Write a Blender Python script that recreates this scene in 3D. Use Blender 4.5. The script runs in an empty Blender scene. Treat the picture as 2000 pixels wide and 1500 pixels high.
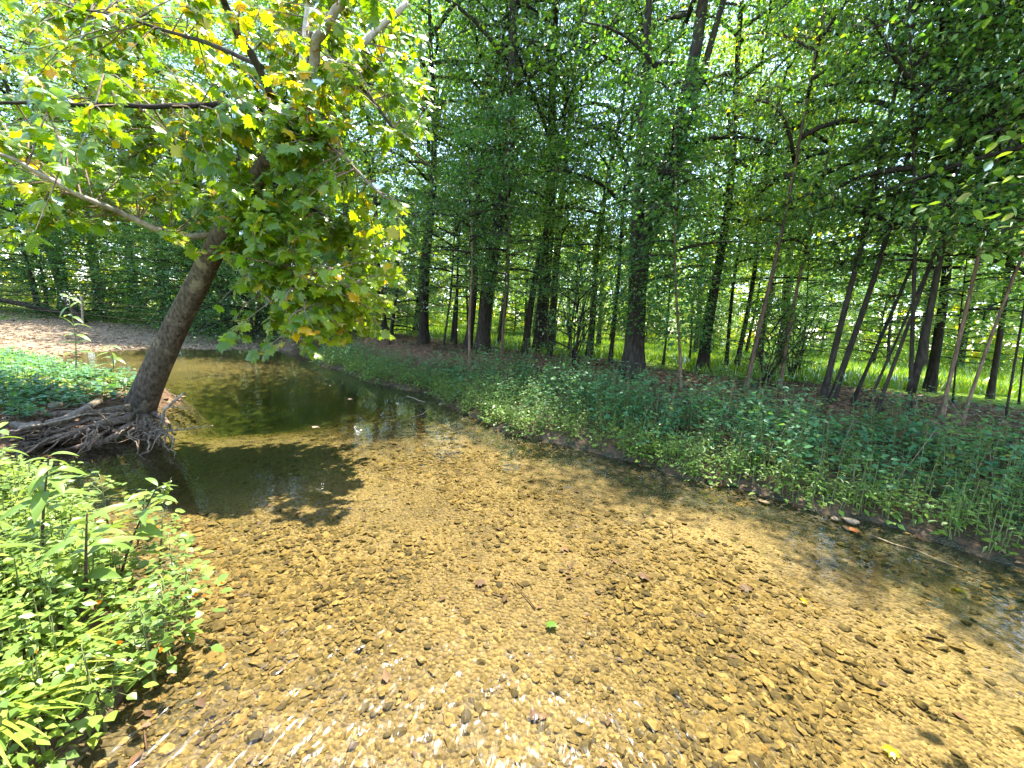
import bpy, math, random
import numpy as np
from mathutils import Vector, Matrix, Quaternion

S = bpy.context.scene
COL = S.collection
# ------------------------------------------------------------------ camera
FPX, CAM_H, PITCH, ROLL = 781.0, 1.7, math.radians(8.6), math.radians(3.7)   # photo is 2000 x 1500
def _rx(a): c, s = math.cos(a), math.sin(a); return np.array([[1, 0, 0], [0, c, -s], [0, s, c]])
def _rz(a): c, s = math.cos(a), math.sin(a); return np.array([[c, -s, 0], [s, c, 0], [0, 0, 1]])
CR = _rx(math.pi / 2 - PITCH) @ _rz(ROLL)
CC = np.array([0.0, 0.0, CAM_H])
cam_d = bpy.data.cameras.new('camera'); cam = bpy.data.objects.new('camera', cam_d); COL.objects.link(cam)
cam.matrix_world = Matrix.Translation(CC) @ Matrix(CR.tolist()).to_4x4()
cam_d.sensor_fit = 'HORIZONTAL'; cam_d.sensor_width = 36.0; cam_d.lens = FPX / 2000 * 36.0
cam_d.clip_start = 0.05; cam_d.clip_end = 3000
S.camera = cam
# ------------------------------------------------------------------ sky and sun
SUN_EL, SUN_AZ = math.radians(72), math.radians(18)      # azimuth measured from +Y towards +X
world = bpy.data.worlds.new('World'); S.world = world; world.use_nodes = True
wn = world.node_tree.nodes; wl = world.node_tree.links; wn.clear()
sky = wn.new('ShaderNodeTexSky'); sky.sky_type = 'NISHITA'; sky.sun_disc = False
sky.sun_elevation = SUN_EL; sky.sun_rotation = SUN_AZ; sky.altitude = 200; sky.air_density = 1.0; sky.dust_density = 0.7; sky.ozone_density = 1.0
bg = wn.new('ShaderNodeBackground'); bg.inputs['Strength'].default_value = 0.15
wo = wn.new('ShaderNodeOutputWorld'); wl.new(sky.outputs[0], bg.inputs[0]); wl.new(bg.outputs[0], wo.inputs[0])
sd_ = bpy.data.lights.new('sun', 'SUN'); sd_.energy = 3.7; sd_.angle = math.radians(0.5); sd_.color = (1.0, 0.95, 0.86)
sun = bpy.data.objects.new('sun', sd_); COL.objects.link(sun)
sdir = Vector((math.cos(SUN_EL) * math.sin(SUN_AZ), math.cos(SUN_EL) * math.cos(SUN_AZ), math.sin(SUN_EL)))
sun.rotation_euler = sdir.to_track_quat('Z', 'Y').to_euler(); sun.location = sdir * 60
# ------------------------------------------------------------------ exposure
S.view_settings.view_transform = 'Standard'; S.view_settings.look = 'None'
S.view_settings.exposure = 2.68; S.view_settings.gamma = 1.0
S.cycles.max_bounces = 10; S.cycles.diffuse_bounces = 6; S.cycles.glossy_bounces = 3
S.cycles.transmission_bounces = 6; S.cycles.transparent_max_bounces = 12; S.cycles.volume_bounces = 0
S.cycles.caustics_reflective = False; S.cycles.caustics_refractive = False
S.cycles.use_denoising = True
try: S.cycles.denoising_prefilter = 'ACCURATE'
except Exception: pass

# ------------------------------------------------------------------ helpers
def ray(px, py): return CR @ np.array([(px - 1000) / FPX, -(py - 750) / FPX, -1.0])
def at(px, py, z=0.0):
    d = ray(px, py); return CC + d * (z - CAM_H) / d[2]
def aty(px, py, y):
    d = ray(px, py); return CC + d * (y / d[1])
def pix(P):
    v = (np.atleast_2d(P) - CC) @ CR
    return np.stack([1000 + FPX * v[:, 0] / -v[:, 2], 750 - FPX * v[:, 1] / -v[:, 2], -v[:, 2]], 1)
def norm(a): return a / np.maximum(np.linalg.norm(a, axis=-1, keepdims=True), 1e-9)
def smooth(a, b, x): t = np.clip((x - a) / (b - a), 0, 1); return t * t * (3 - 2 * t)
def vnoise(x, y, seed=0):
    xi, yi = np.floor(x).astype(np.int64), np.floor(y).astype(np.int64)
    fx, fy = x - xi, y - yi; fx, fy = fx * fx * (3 - 2 * fx), fy * fy * (3 - 2 * fy)
    def h(i, j):
        n = (i * 374761393 + j * 668265263 + seed * 974711) & 0x7fffffff
        n = ((n ^ (n >> 13)) * 1274126177) & 0x7fffffff
        return ((n ^ (n >> 16)) & 0xffff) / 65535.0
    return (h(xi, yi) * (1 - fx) + h(xi + 1, yi) * fx) * (1 - fy) + (h(xi, yi + 1) * (1 - fx) + h(xi + 1, yi + 1) * fx) * fy
def fbm(x, y, seed=0, o=3): return sum(vnoise(x * 2 ** k, y * 2 ** k, seed + k) * .5 ** k for k in range(o)) / sum(.5 ** k for k in range(o))

def mk_mesh(name, V, T, mats=(), midx=None, tint=None, smooth_shade=False):
    me = bpy.data.meshes.new(name)
    V = np.ascontiguousarray(V, np.float32); T = np.ascontiguousarray(T, np.int32)
    k = T.shape[1]
    me.vertices.add(len(V)); me.vertices.foreach_set('co', V.ravel())
    me.loops.add(T.size); me.loops.foreach_set('vertex_index', T.ravel())
    me.polygons.add(len(T)); me.polygons.foreach_set('loop_start', np.arange(0, T.size, k, dtype=np.int32))
    me.update(calc_edges=True)
    if smooth_shade == 'flat': me.polygons.foreach_set('use_smooth', np.zeros(len(T), bool))
    for m in mats: me.materials.append(m)
    if midx is not None: me.polygons.foreach_set('material_index', np.ascontiguousarray(midx, np.int32))
    if tint is not None:
        a = me.attributes.new('tint', 'FLOAT', 'POINT'); a.data.foreach_set('value', np.ascontiguousarray(tint, np.float32))
    return me
def link(name, data, parent=None, loc=None):
    o = bpy.data.objects.new(name, data); COL.objects.link(o)
    if parent is not None: o.parent = parent
    if loc is not None: o.location = [float(c) for c in loc]
    return o
def tag(o, label=None, cat=None, group=None, kind=None):
    if label: o['label'] = label
    if cat: o['category'] = cat
    if group: o['group'] = group
    if kind: o['kind'] = kind
    return o
def empty(name, loc, label, cat, group=None):
    return tag(link(name, None, loc=loc), label, cat, group)

class Geo:                                  # collects triangles
    def __init__(s): s.V, s.T, s.M, s.C, s.n = [], [], [], [], 0
    def add(s, V, T, m=0, tint=0.5):
        if len(V) == 0: return
        s.V.append(V); s.T.append(T + s.n); s.M.append(np.full(len(T), m)); s.n += len(V)
        s.C.append(np.broadcast_to(np.asarray(tint, float), (len(V),)))
    def mesh(s, name, mats, sm=False):
        return mk_mesh(name, np.concatenate(s.V), np.concatenate(s.T), mats, np.concatenate(s.M), np.concatenate(s.C), sm)

def tube(P, r, sides=6, bump=0.0, rng=None, cap=True):
    P = np.asarray(P, float); n = len(P); r = np.broadcast_to(np.asarray(r, float), (n,))
    t = norm(np.gradient(P, axis=0)); ref = np.array([0.31, 0.95, 0.05]); 
    u = norm(np.cross(t, ref)); w = np.cross(t, u)
    a = np.arange(sides) * 2 * math.pi / sides
    R = r[:, None] * np.ones((1, sides))
    if bump and rng is not None:
        ph = rng.random(6) * 6.28; ll = np.linspace(0, 1, n)[:, None]
        R = R * (1 + bump * (.5 * np.sin(3 * a + ph[0] + 2 * ll) + .4 * np.sin(5 * a + ph[1] - 5 * ll) + .3 * np.sin(2 * a + ph[2] + 9 * ll)) + bump * .7 * (rng.random((n, sides)) - .5))
    V = P[:, None, :] + R[:, :, None] * (np.cos(a)[None, :, None] * u[:, None, :] + np.sin(a)[None, :, None] * w[:, None, :])
    V = V.reshape(-1, 3)
    i = np.arange(n - 1)[:, None] * sides; j = np.arange(sides)[None, :]; k = (j + 1) % sides
    q = np.stack([i + j, i + k, i + sides + k, i + sides + j], -1).reshape(-1, 4)
    T = np.concatenate([q[:, [0, 1, 2]], q[:, [0, 2, 3]]])
    if cap:
        V = np.concatenate([V, P[-1:], P[:1]]); m = n * sides
        jj = np.arange(sides); kk = (jj + 1) % sides
        T = np.concatenate([T, np.stack([(n - 1) * sides + jj, (n - 1) * sides + kk, np.full(sides, m)], 1), np.stack([kk, jj, np.full(sides, m + 1)], 1)])
    return V, T
def spline(pts, n):
    pts = np.asarray(pts, float); m = len(pts)
    if m == 2: return pts[0] + (pts[1] - pts[0]) * np.linspace(0, 1, n)[:, None]
    t = np.linspace(0, m - 1, n); i = np.clip(t.astype(int), 0, m - 2); f = (t - i)[:, None]
    pa = np.vstack([2 * pts[0] - pts[1], pts, 2 * pts[-1] - pts[-2]]); p0, p1, p2, p3 = pa[i], pa[i + 1], pa[i + 2], pa[i + 3]
    return .5 * (2 * p1 + (p2 - p0) * f + (2 * p0 - 5 * p1 + 4 * p2 - p3) * f ** 2 + (3 * p1 - p0 - 3 * p2 + p3) * f ** 3)
def frames(D, N):
    Y = norm(D); X = norm(np.cross(Y, N)); Z = np.cross(X, Y); return np.stack([X, Y, Z], 2)     # columns
def stamp(tv, tt, P, F, sc):
    k, n = len(P), len(tv); sc = np.asarray(sc, float)
    if sc.ndim == 1: sc = sc[:, None] * np.ones(3)
    V = np.einsum('kij,knj->kni', F, tv[None] * sc[:, None, :]) + P[:, None, :]
    return V.reshape(-1, 3), (tt[None] + (np.arange(k) * n)[:, None, None]).reshape(-1, 3)
# leaf templates: length along +Y, face up +Z
LEAF_S = (np.array([[0, 0, 0], [-.3, .45, .07], [0, 1, -.06], [.3, .45, .07]]), np.array([[0, 2, 1], [0, 3, 2]]))
LEAF_B = (np.array([[0, 0, 0], [-.26, .22, .05], [-.33, .5, .04], [-.17, .8, -.02], [0, 1.02, -.14], [.17, .8, -.02], [.33, .5, .04], [.26, .22, .05], [0, .5, -.03]]),
          np.array([[0, 8, 1], [1, 8, 2], [2, 8, 3], [3, 8, 4], [4, 8, 5], [5, 8, 6], [6, 8, 7], [7, 8, 0]]))
def lance(w=.13, droop=.25, st=6):
    s = np.linspace(0, 1, st); wd = w * np.sin(np.pi * (s * .93 + .05)) ** .8; wd[0] = .012; wd[-1] = .002
    z = .18 * s - (droop + .18) * s ** 2; y = s * (1 - .12 * droop)
    V = np.concatenate([np.stack([-wd, y, z + wd * .35], 1), np.stack([0 * s, y, z], 1), np.stack([wd, y, z + wd * .35], 1)])
    T = []
    for i in range(st - 1):
        for a, b in ((0, st), (st, 2 * st)): T += [[a + i, b + i, b + i + 1], [a + i, b + i + 1, a + i + 1]]
    return V, np.array(T)
def syc(cup=.12):
    o = [(0, 0), (-.16, -.1), (-.42, .02), (-.34, .13), (-.62, .3), (-.44, .38), (-.54, .6), (-.32, .58), (-.2, .82), (-.12, .76), (0, 1.05),
         (.12, .76), (.2, .82), (.32, .58), (.54, .6), (.44, .38), (.62, .3), (.34, .13), (.42, .02), (.16, -.1)]
    o = np.array(o); z = -cup * (o[:, 0] ** 2 * 2.0 + (o[:, 1] - .35) ** 2) + .05 * np.sin(o[:, 0] * 9 + o[:, 1] * 5)
    V = np.vstack([np.column_stack([o, z]), [0, .35, .04]]); n = len(o)
    return V, np.array([[i, n, (i + 1) % n] for i in range(n)])
def rand_unit(rng, n): return norm(rng.normal(size=(n, 3)))

# ------------------------------------------------------------------ materials
def mat(name):
    m = bpy.data.materials.new(name); m.use_nodes = True; nt = m.node_tree; nt.nodes.clear()
    out = nt.nodes.new('ShaderNodeOutputMaterial')
    def N(t, **k):
        n = nt.nodes.new('ShaderNode' + t)
        for a, v in k.items():
            if a in n.inputs: n.inputs[a].default_value = v
            else: setattr(n, a, v)
        return n
    return m, nt, N, nt.links.new, out
def ramp(N, stops):
    r = N('ValToRGB'); e = r.color_ramp.elements
    while len(e) < len(stops): e.new(.5)
    for i, (p, c) in enumerate(stops): e[i].position = p; e[i].color = (*c, 1)
    return r
def leaf_mat(name, stops, trans=.45, tcol=(1.25, 1.15, .45), gloss=.5, rough=.38, vary=.25):
    m, nt, N, L, out = mat(name)
    a = N('Attribute', attribute_name='tint'); oi = N('ObjectInfo')
    ad = N('Math', operation='MULTIPLY_ADD'); L(oi.outputs['Random'], ad.inputs[0]); ad.inputs[1].default_value = vary; L(a.outputs['Fac'], ad.inputs[2])
    sb = N('Math', operation='SUBTRACT'); L(ad.outputs[0], sb.inputs[0]); sb.inputs[1].default_value = vary / 2
    r = ramp(N, stops); L(sb.outputs[0], r.inputs[0])
    mc = N('Mix', data_type='RGBA', blend_type='MULTIPLY'); mc.inputs[0].default_value = 1; L(r.outputs[0], mc.inputs[6]); mc.inputs[7].default_value = (*tcol, 1)
    d = N('BsdfDiffuse'); t = N('BsdfTranslucent'); g = N('BsdfGlossy', Roughness=rough)
    L(r.outputs[0], d.inputs[0]); L(mc.outputs[2], t.inputs[0]); g.inputs[0].default_value = (1, 1, 1, 1)
    ms = N('MixShader'); ms.inputs[0].default_value = trans; L(d.outputs[0], ms.inputs[1]); L(t.outputs[0], ms.inputs[2])
    fr = N('Fresnel', IOR=1.45); fm = N('Math', operation='MULTIPLY'); L(fr.outputs[0], fm.inputs[0]); fm.inputs[1].default_value = gloss
    m2 = N('MixShader'); L(fm.outputs[0], m2.inputs[0]); L(ms.outputs[0], m2.inputs[1]); L(g.outputs[0], m2.inputs[2]); L(m2.outputs[0], out.inputs[0])
    return m
M_CAN = leaf_mat('canopy_leaf', [(0, (.04, .105, .028)), (.45, (.078, .175, .034)), (.8, (.165, .265, .026)), (1, (.32, .30, .02))], .58, (2.5, 2.5, .4), .6, .3, .45)
M_UND = leaf_mat('understory_leaf', [(0, (.042, .115, .045)), (.5, (.075, .18, .05)), (1, (.15, .26, .035))], .56, (2.3, 2.4, .4), .6, .3, .4)
M_SYC = leaf_mat('sycamore_leaf', [(0, (.055, .125, .015)), (.5, (.12, .215, .015)), (.78, (.22, .29, .015)), (.9, (.48, .37, .015)), (1, (.48, .28, .02))], .58, (2.7, 2.4, .25), .6, .27, .0)
M_HERB = leaf_mat('herb_leaf', [(0, (.06, .17, .085)), (.5, (.10, .25, .095)), (.85, (.18, .32, .06)), (1, (.27, .26, .06))], .48, (1.8, 1.7, .4), .4, .4, .1)
M_LUSH = leaf_mat('streamside_leaf', [(0, (.08, .18, .03)), (.5, (.15, .28, .035)), (1, (.28, .38, .045))], .5, (1.7, 1.6, .4), .6, .35, .1)
M_WEED = leaf_mat('weed_leaf', [(0, (.085, .16, .03)), (.5, (.16, .25, .04)), (1, (.28, .36, .05))], .48, (1.7, 1.5, .4), .5, .36, .1)
M_GRASS = leaf_mat('grass_blade', [(0, (.07, .14, .015)), (.6, (.17, .28, .02)), (1, (.34, .34, .05))], .45, (1.4, 1.4, .4), .3, .45, 0)
M_DRY = leaf_mat('dry_leaf', [(0, (.05, .028, .016)), (.5, (.14, .075, .04)), (.85, (.24, .14, .07)), (1, (.32, .22, .12))], .15, (1, .8, .6), .3, .5, 0)
M_FLOWER = leaf_mat('orange_petal', [(0, (.6, .14, .01)), (1, (.75, .25, .01))], .4, (1, 1, 1), .2)
M_WHITEFL = leaf_mat('white_floret', [(0, (.6, .62, .5)), (1, (.75, .75, .7))], .3, (1, 1, 1), .2)

def bark_mat(name, c1, c2, sx=9, sz=2.2, depth=.6, patch=None):
    m, nt, N, L, out = mat(name)
    tc = N('TexCoord'); mp = N('Mapping'); mp.inputs['Scale'].default_value = (sx, sx, sz); L(tc.outputs['Object'], mp.inputs[0])
    n1 = N('TexNoise', Scale=3.0, Detail=8.0, Roughness=.65); L(mp.outputs[0], n1.inputs[0])
    vo = N('TexVoronoi', Scale=2.2); L(mp.outputs[0], vo.inputs[0])
    n2 = N('TexNoise', Scale=1.3, Detail=3.0); L(tc.outputs['Object'], n2.inputs[0])
    ad = N('Math', operation='ADD'); L(n1.outputs[0], ad.inputs[0]); ml = N('Math', operation='MULTIPLY'); L(vo.outputs[0], ml.inputs[0]); ml.inputs[1].default_value = -.35; L(ml.outputs[0], ad.inputs[1])
    r = ramp(N, [(.12, c1), (.55, c2)]); L(ad.outputs[0], r.inputs[0])
    col = r.outputs[0]
    if patch:
        pr = ramp(N, [(.56, (0, 0, 0)), (.62, (.5, .5, .5))]); n3 = N('TexNoise', Scale=4.2, Detail=7.0, Roughness=.6, Distortion=.4); L(tc.outputs['Object'], n3.inputs[0]); L(n3.outputs[0], pr.inputs[0])
        mx = N('Mix', data_type='RGBA'); L(pr.outputs[0], mx.inputs[0]); L(col, mx.inputs[6]); mx.inputs[7].default_value = (*patch, 1); col = mx.outputs[2]
    mg = N('Mix', data_type='RGBA'); rr = ramp(N, [(.5, (0, 0, 0)), (.75, (.5, .5, .5))]); L(n2.outputs[0], rr.inputs[0]); L(rr.outputs[0], mg.inputs[0])
    L(col, mg.inputs[6]); mg.inputs[7].default_value = (.05, .06, .025, 1)
    oi = N('ObjectInfo'); br = N('MapRange'); br.inputs[3].default_value = .7; br.inputs[4].default_value = 1.45; L(oi.outputs['Random'], br.inputs[0]); mv = N('VectorMath', operation='SCALE'); L(mg.outputs[2], mv.inputs[0]); L(br.outputs[0], mv.inputs['Scale'])
    b = N('BsdfPrincipled', Roughness=.9); L(mv.outputs[0], b.inputs['Base Color']); b.inputs['Specular IOR Level'].default_value = .2
    bp = N('Bump', Strength=depth, Distance=.03); L(ad.outputs[0], bp.inputs['Height']); L(bp.outputs[0], b.inputs['Normal']); L(b.outputs[0], out.inputs[0])
    return m
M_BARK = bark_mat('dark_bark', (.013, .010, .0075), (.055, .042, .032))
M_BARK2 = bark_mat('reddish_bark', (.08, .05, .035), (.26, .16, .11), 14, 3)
M_SBARK = bark_mat('sycamore_bark', (.035, .025, .017), (.15, .11, .074), 11, 5, 1.0, (.30, .24, .15))
M_SLIMB = bark_mat('pale_limb_bark', (.22, .17, .13), (.42, .36, .29), 8, 3, .3, (.16, .13, .1))
M_DRIFT = bark_mat('driftwood', (.14, .10, .07), (.36, .28, .20), 16, 4, .4)
M_ROOT = bark_mat('root_bark', (.07, .048, .032), (.26, .185, .125), 14, 5, .7)
M_STEM = bark_mat('plant_stem', (.08, .10, .03), (.16, .18, .06), 30, 10, .1)
M_PSTEM = bark_mat('purple_stem', (.07, .035, .03), (.13, .07, .05), 30, 10, .1)

def stone_mat(name, stops, wet=.5):
    m, nt, N, L, out = mat(name)
    a = N('Attribute', attribute_name='tint'); r = ramp(N, stops); L(a.outputs['Fac'], r.inputs[0])
    tc = N('NewGeometry'); n = N('TexNoise', Scale=55.0, Detail=4.0); L(tc.outputs['Position'], n.inputs[0])
    rr = ramp(N, [(.3, (.55, .55, .55)), (.7, (1.25, 1.2, 1.1))]); L(n.outputs[0], rr.inputs[0])
    mx = N('Mix', data_type='RGBA', blend_type='MULTIPLY'); mx.inputs[0].default_value = 1; L(r.outputs[0], mx.inputs[6]); L(rr.outputs[0], mx.inputs[7])
    b = N('BsdfPrincipled', Roughness=wet); L(mx.outputs[2], b.inputs['Base Color']); b.inputs['Specular IOR Level'].default_value = .12
    bp = N('Bump', Strength=.4, Distance=.006); L(n.outputs[0], bp.inputs['Height']); L(bp.outputs[0], b.inputs['Normal']); L(b.outputs[0], out.inputs[0])
    return m
M_STONE = stone_mat('creek_stone', [(0, (.04, .03, .014)), (.3, (.085, .06, .022)), (.6, (.16, .108, .034)), (.85, (.24, .168, .06)), (1, (.19, .10, .026))], .8)
M_DSTONE = stone_mat('dry_stone', [(0, (.11, .075, .045)), (.5, (.22, .155, .095)), (1, (.34, .265, .18))], .85)

def bed_mat():
    m, nt, N, L, out = mat('creek_bed_gravel')
    g = N('NewGeometry'); P = g.outputs['Position']
    v1 = N('TexVoronoi', Scale=38.0); v2 = N('TexVoronoi', Scale=95.0); L(P, v1.inputs[0]); L(P, v2.inputs[0])
    n0 = N('TexNoise', Scale=.9, Detail=5.0, Roughness=.6); n1 = N('TexNoise', Scale=22.0, Detail=6.0); L(P, n0.inputs[0]); L(P, n1.inputs[0])
    r1 = ramp(N, [(0, (.08, .052, .016)), (.3, (.145, .096, .028)), (.65, (.20, .134, .04)), (1, (.27, .186, .062))]); L(v1.outputs['Color'], r1.inputs[0])
    r2 = ramp(N, [(0, (.19, .128, .042)), (1, (.31, .212, .078))]); L(v2.outputs['Color'], r2.inputs[0])
    a = N('Attribute', attribute_name='sand'); mx = N('Mix', data_type='RGBA'); L(a.outputs['Fac'], mx.inputs[0]); L(r1.outputs[0], mx.inputs[6]); L(r2.outputs[0], mx.inputs[7])
    rs = ramp(N, [(.3, (.55, .52, .46)), (.62, (1.1, 1.06, 1))]); L(n0.outputs[0], rs.inputs[0])
    m2 = N('Mix', data_type='RGBA', blend_type='MULTIPLY'); m2.inputs[0].default_value = 1; L(mx.outputs[2], m2.inputs[6]); L(rs.outputs[0], m2.inputs[7])
    al = N('Attribute', attribute_name='silt'); m3 = N('Mix', data_type='RGBA'); L(al.outputs['Fac'], m3.inputs[0]); L(m2.outputs[2], m3.inputs[6]); m3.inputs[7].default_value = (.075, .06, .02, 1)
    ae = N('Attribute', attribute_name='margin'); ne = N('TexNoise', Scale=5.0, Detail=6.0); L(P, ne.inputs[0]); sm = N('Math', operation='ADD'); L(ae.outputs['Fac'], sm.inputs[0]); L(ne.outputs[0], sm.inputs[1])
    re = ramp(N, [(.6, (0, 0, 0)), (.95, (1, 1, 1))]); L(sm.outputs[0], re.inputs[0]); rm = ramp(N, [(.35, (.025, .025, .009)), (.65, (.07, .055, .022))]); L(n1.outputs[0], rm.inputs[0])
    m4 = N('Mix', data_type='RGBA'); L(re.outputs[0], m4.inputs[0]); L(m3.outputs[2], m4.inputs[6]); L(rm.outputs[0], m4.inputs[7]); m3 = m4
    b = N('BsdfPrincipled', Roughness=.75); L(m3.outputs[2], b.inputs['Base Color'])
    ad = N('Math', operation='MULTIPLY_ADD'); L(v1.outputs['Distance'], ad.inputs[0]); ad.inputs[1].default_value = -1.2; L(n1.outputs[0], ad.inputs[2])
    bp = N('Bump', Strength=1.0, Distance=.03); L(ad.outputs[0], bp.inputs['Height']); L(bp.outputs[0], b.inputs['Normal']); L(b.outputs[0], out.inputs[0])
    return m
M_BED = bed_mat()
def bar_mat():
    m, nt, N, L, out = mat('gravel_bar_pebbles')
    g = N('NewGeometry'); P = g.outputs['Position']
    v1 = N('TexVoronoi', Scale=14.0); n0 = N('TexNoise', Scale=.5, Detail=5.0); L(P, v1.inputs[0]); L(P, n0.inputs[0])
    r1 = ramp(N, [(0, (.15, .10, .055)), (.5, (.25, .175, .105)), (1, (.35, .26, .165))]); L(v1.outputs['Color'], r1.inputs[0])
    rs = ramp(N, [(.3, (.7, .66, .6)), (.65, (1.1, 1.07, 1.03))]); L(n0.outputs[0], rs.inputs[0])
    m2 = N('Mix', data_type='RGBA', blend_type='MULTIPLY'); m2.inputs[0].default_value = 1; L(r1.outputs[0], m2.inputs[6]); L(rs.outputs[0], m2.inputs[7])
    b = N('BsdfPrincipled', Roughness=.9); L(m2.outputs[2], b.inputs['Base Color'])
    bp = N('Bump', Strength=.9, Distance=.04); bp.invert = True; L(v1.outputs['Distance'], bp.inputs['Height']); L(bp.outputs[0], b.inputs['Normal']); L(b.outputs[0], out.inputs[0])
    return m
M_BAR = bar_mat()
def ground_mat():
    m, nt, N, L, out = mat('forest_floor')
    g = N('NewGeometry'); P = g.outputs['Position']
    v = N('TexVoronoi', Scale=16.0); n1 = N('TexNoise', Scale=6.0, Detail=8.0, Roughness=.7); n2 = N('TexNoise', Scale=.35, Detail=4.0)
    for q in (v, n1, n2): L(P, q.inputs[0])
    lit = ramp(N, [(.0, (.035, .02, .012)), (.35, (.10, .055, .032)), (.7, (.19, .105, .06)), (1, (.30, .19, .11))]); L(v.outputs['Color'], lit.inputs[0])
    gr = ramp(N, [(.25, (.09, .15, .015)), (.55, (.17, .26, .022)), (.8, (.27, .32, .035))]); L(n1.outputs[0], gr.inputs[0])
    soil = ramp(N, [(.3, (.05, .035, .02)), (.7, (.15, .10, .06))]); L(n1.outputs[0], soil.inputs[0])
    ag = N('Attribute', attribute_name='grass'); al = N('Attribute', attribute_name='litter')
    m1 = N('Mix', data_type='RGBA'); L(al.outputs['Fac'], m1.inputs[0]); L(soil.outputs[0], m1.inputs[6]); L(lit.outputs[0], m1.inputs[7])
    sb = N('Math', operation='MULTIPLY_ADD'); L(n1.outputs[0], sb.inputs[0]); sb.inputs[1].default_value = .8; L(ag.outputs['Fac'], sb.inputs[2])
    rg = ramp(N, [(.75, (0, 0, 0)), (1.0, (1, 1, 1))]); sc = N('Math', operation='MULTIPLY'); L(sb.outputs[0], sc.inputs[0]); sc.inputs[1].default_value = .9; L(sc.outputs[0], rg.inputs[0])
    m2 = N('Mix', data_type='RGBA'); L(rg.outputs[0], m2.inputs[0]); L(m1.outputs[2], m2.inputs[6]); L(gr.outputs[0], m2.inputs[7])
    b = N('BsdfPrincipled', Roughness=.95); L(m2.outputs[2], b.inputs['Base Color']); b.inputs['Specular IOR Level'].default_value = .1
    bp = N('Bump', Strength=.8, Distance=.05); L(n1.outputs[0], bp.inputs['Height']); L(bp.outputs[0], b.inputs['Normal']); L(b.outputs[0], out.inputs[0])
    return m
M_GROUND = ground_mat()
def water_mat():
    m, nt, N, L, out = mat('creek_water')
    g = N('NewGeometry'); P = g.outputs['Position']
    mp = N('Mapping'); mp.inputs['Rotation'].default_value = (0, 0, math.radians(10)); mp.inputs['Scale'].default_value = (17, 7, 1); L(P, mp.inputs[0])
    n1 = N('TexNoise', Scale=1.0, Detail=2.0, Roughness=.45, Distortion=.6); L(mp.outputs[0], n1.inputs[0])
    n2 = N('TexNoise', Scale=2.4, Detail=2.0); L(P, n2.inputs[0])
    # riffle strength: lively over the shallows, calm in the pool
    pv = N('VectorMath', operation='DISTANCE'); L(P, pv.inputs[0]); pv.inputs[1].default_value = (-.25, 1.15, 0)
    mr = N('MapRange'); mr.inputs[1].default_value = .3; mr.inputs[2].default_value = 2.6; mr.inputs[3].default_value = 1.0; mr.inputs[4].default_value = .045; L(pv.outputs['Value'], mr.inputs[0])
    b1 = N('Bump', Distance=.034); L(mr.outputs[0], b1.inputs['Strength']); L(n1.outputs[0], b1.inputs['Height'])
    b2 = N('Bump', Strength=.25, Distance=.004); L(n2.outputs[0], b2.inputs['Height']); L(b1.outputs[0], b2.inputs['Normal'])
    fr = N('Fresnel', IOR=1.33); L(b2.outputs[0], fr.inputs['Normal'])
    gl = N('BsdfGlossy', Roughness=.03); rr = N('MapRange'); rr.inputs[1].default_value = .2; rr.inputs[2].default_value = 1.0; rr.inputs[3].default_value = .015; rr.inputs[4].default_value = .27; L(mr.outputs[0], rr.inputs[0]); L(rr.outputs[0], gl.inputs['Roughness']); gl.inputs[0].default_value = (1, 1, 1, 1); L(b2.outputs[0], gl.inputs['Normal'])
    tr = N('BsdfTransparent'); tr.inputs[0].default_value = (.98, .97, .92, 1)
    mx = N('MixShader'); L(fr.outputs[0], mx.inputs[0]); L(tr.outputs[0], mx.inputs[1]); L(gl.outputs[0], mx.inputs[2]); L(mx.outputs[0], out.inputs[0])
    va = N('VolumeAbsorption', Density=.9); va.inputs[0].default_value = (.62, .74, .38, 1); L(va.outputs[0], out.inputs['Volume'])
    return m
M_WATER = water_mat()

# ------------------------------------------------------------------ terrain
WATER = np.array([(9, -12), (6.2, -5), (5.1, 0), (4.6, 2.0), (4.11, 2.95), (3.6, 3.71), (2.66, 4.29), (1.95, 4.71), (.95, 5.55), (.13, 6.0), (-.95, 7.4), (-1.94, 8.8), (-4.05, 10.4),
                  (-6.5, 13.2), (-8.2, 15.6), (-9.2, 16.4), (-11, 15.6), (-12.9, 14.2), (-13.2, 12.0), (-12.1, 10.4), (-9.5, 8.7), (-7.2, 7.5), (-6.0, 6.9), (-5.75, 6.4), (-5.4, 5.6),
                  (-5.3, 4.5), (-5.15, 3.75), (-4.2, 3.25), (-3.2, 2.85), (-2.45, 2.4), (-1.72, 1.95), (-1.46, 1.5), (-1.5, 1.0), (-1.8, 0), (-2.6, -5), (-3, -12)])
def sdist(x, y):
    P = np.stack([x, y], -1); A = WATER; B = np.roll(A, -1, 0); best = np.full(x.shape, 1e9); ins = np.zeros(x.shape, bool)
    for a, b in zip(A, B):
        e = b - a; w = P - a; t = np.clip((w @ e) / (e @ e), 0, 1); best = np.minimum(best, np.linalg.norm(w - t[..., None] * e, axis=-1))
        c = ((a[1] > y) != (b[1] > y)); xx = (b[0] - a[0]) * (y - a[1]) / ((b[1] - a[1]) or 1e-9) + a[0]; ins ^= c & (x < xx)
    return np.where(ins, -best, best) + (fbm(x * 1.2 + 7, y * 1.2, 201, 4) - .5) * .55 * smooth(3.0, .5, best)
def bar_zone(x, y): return smooth(8.3, 9.3, y - .28 * (x + 7.5) * 0 - np.clip(-x - 9, -3, 3) * .0) * smooth(-7.0, -8.6, x) * smooth(21.5, 18.5, y + .12 * (x + 14))
def right_side(x, y): return smooth(-.8, .8, (x + .52 * y) * .9 - (.2 + 0.0 * y)) * smooth(-40, -30, x + 40)
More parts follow.
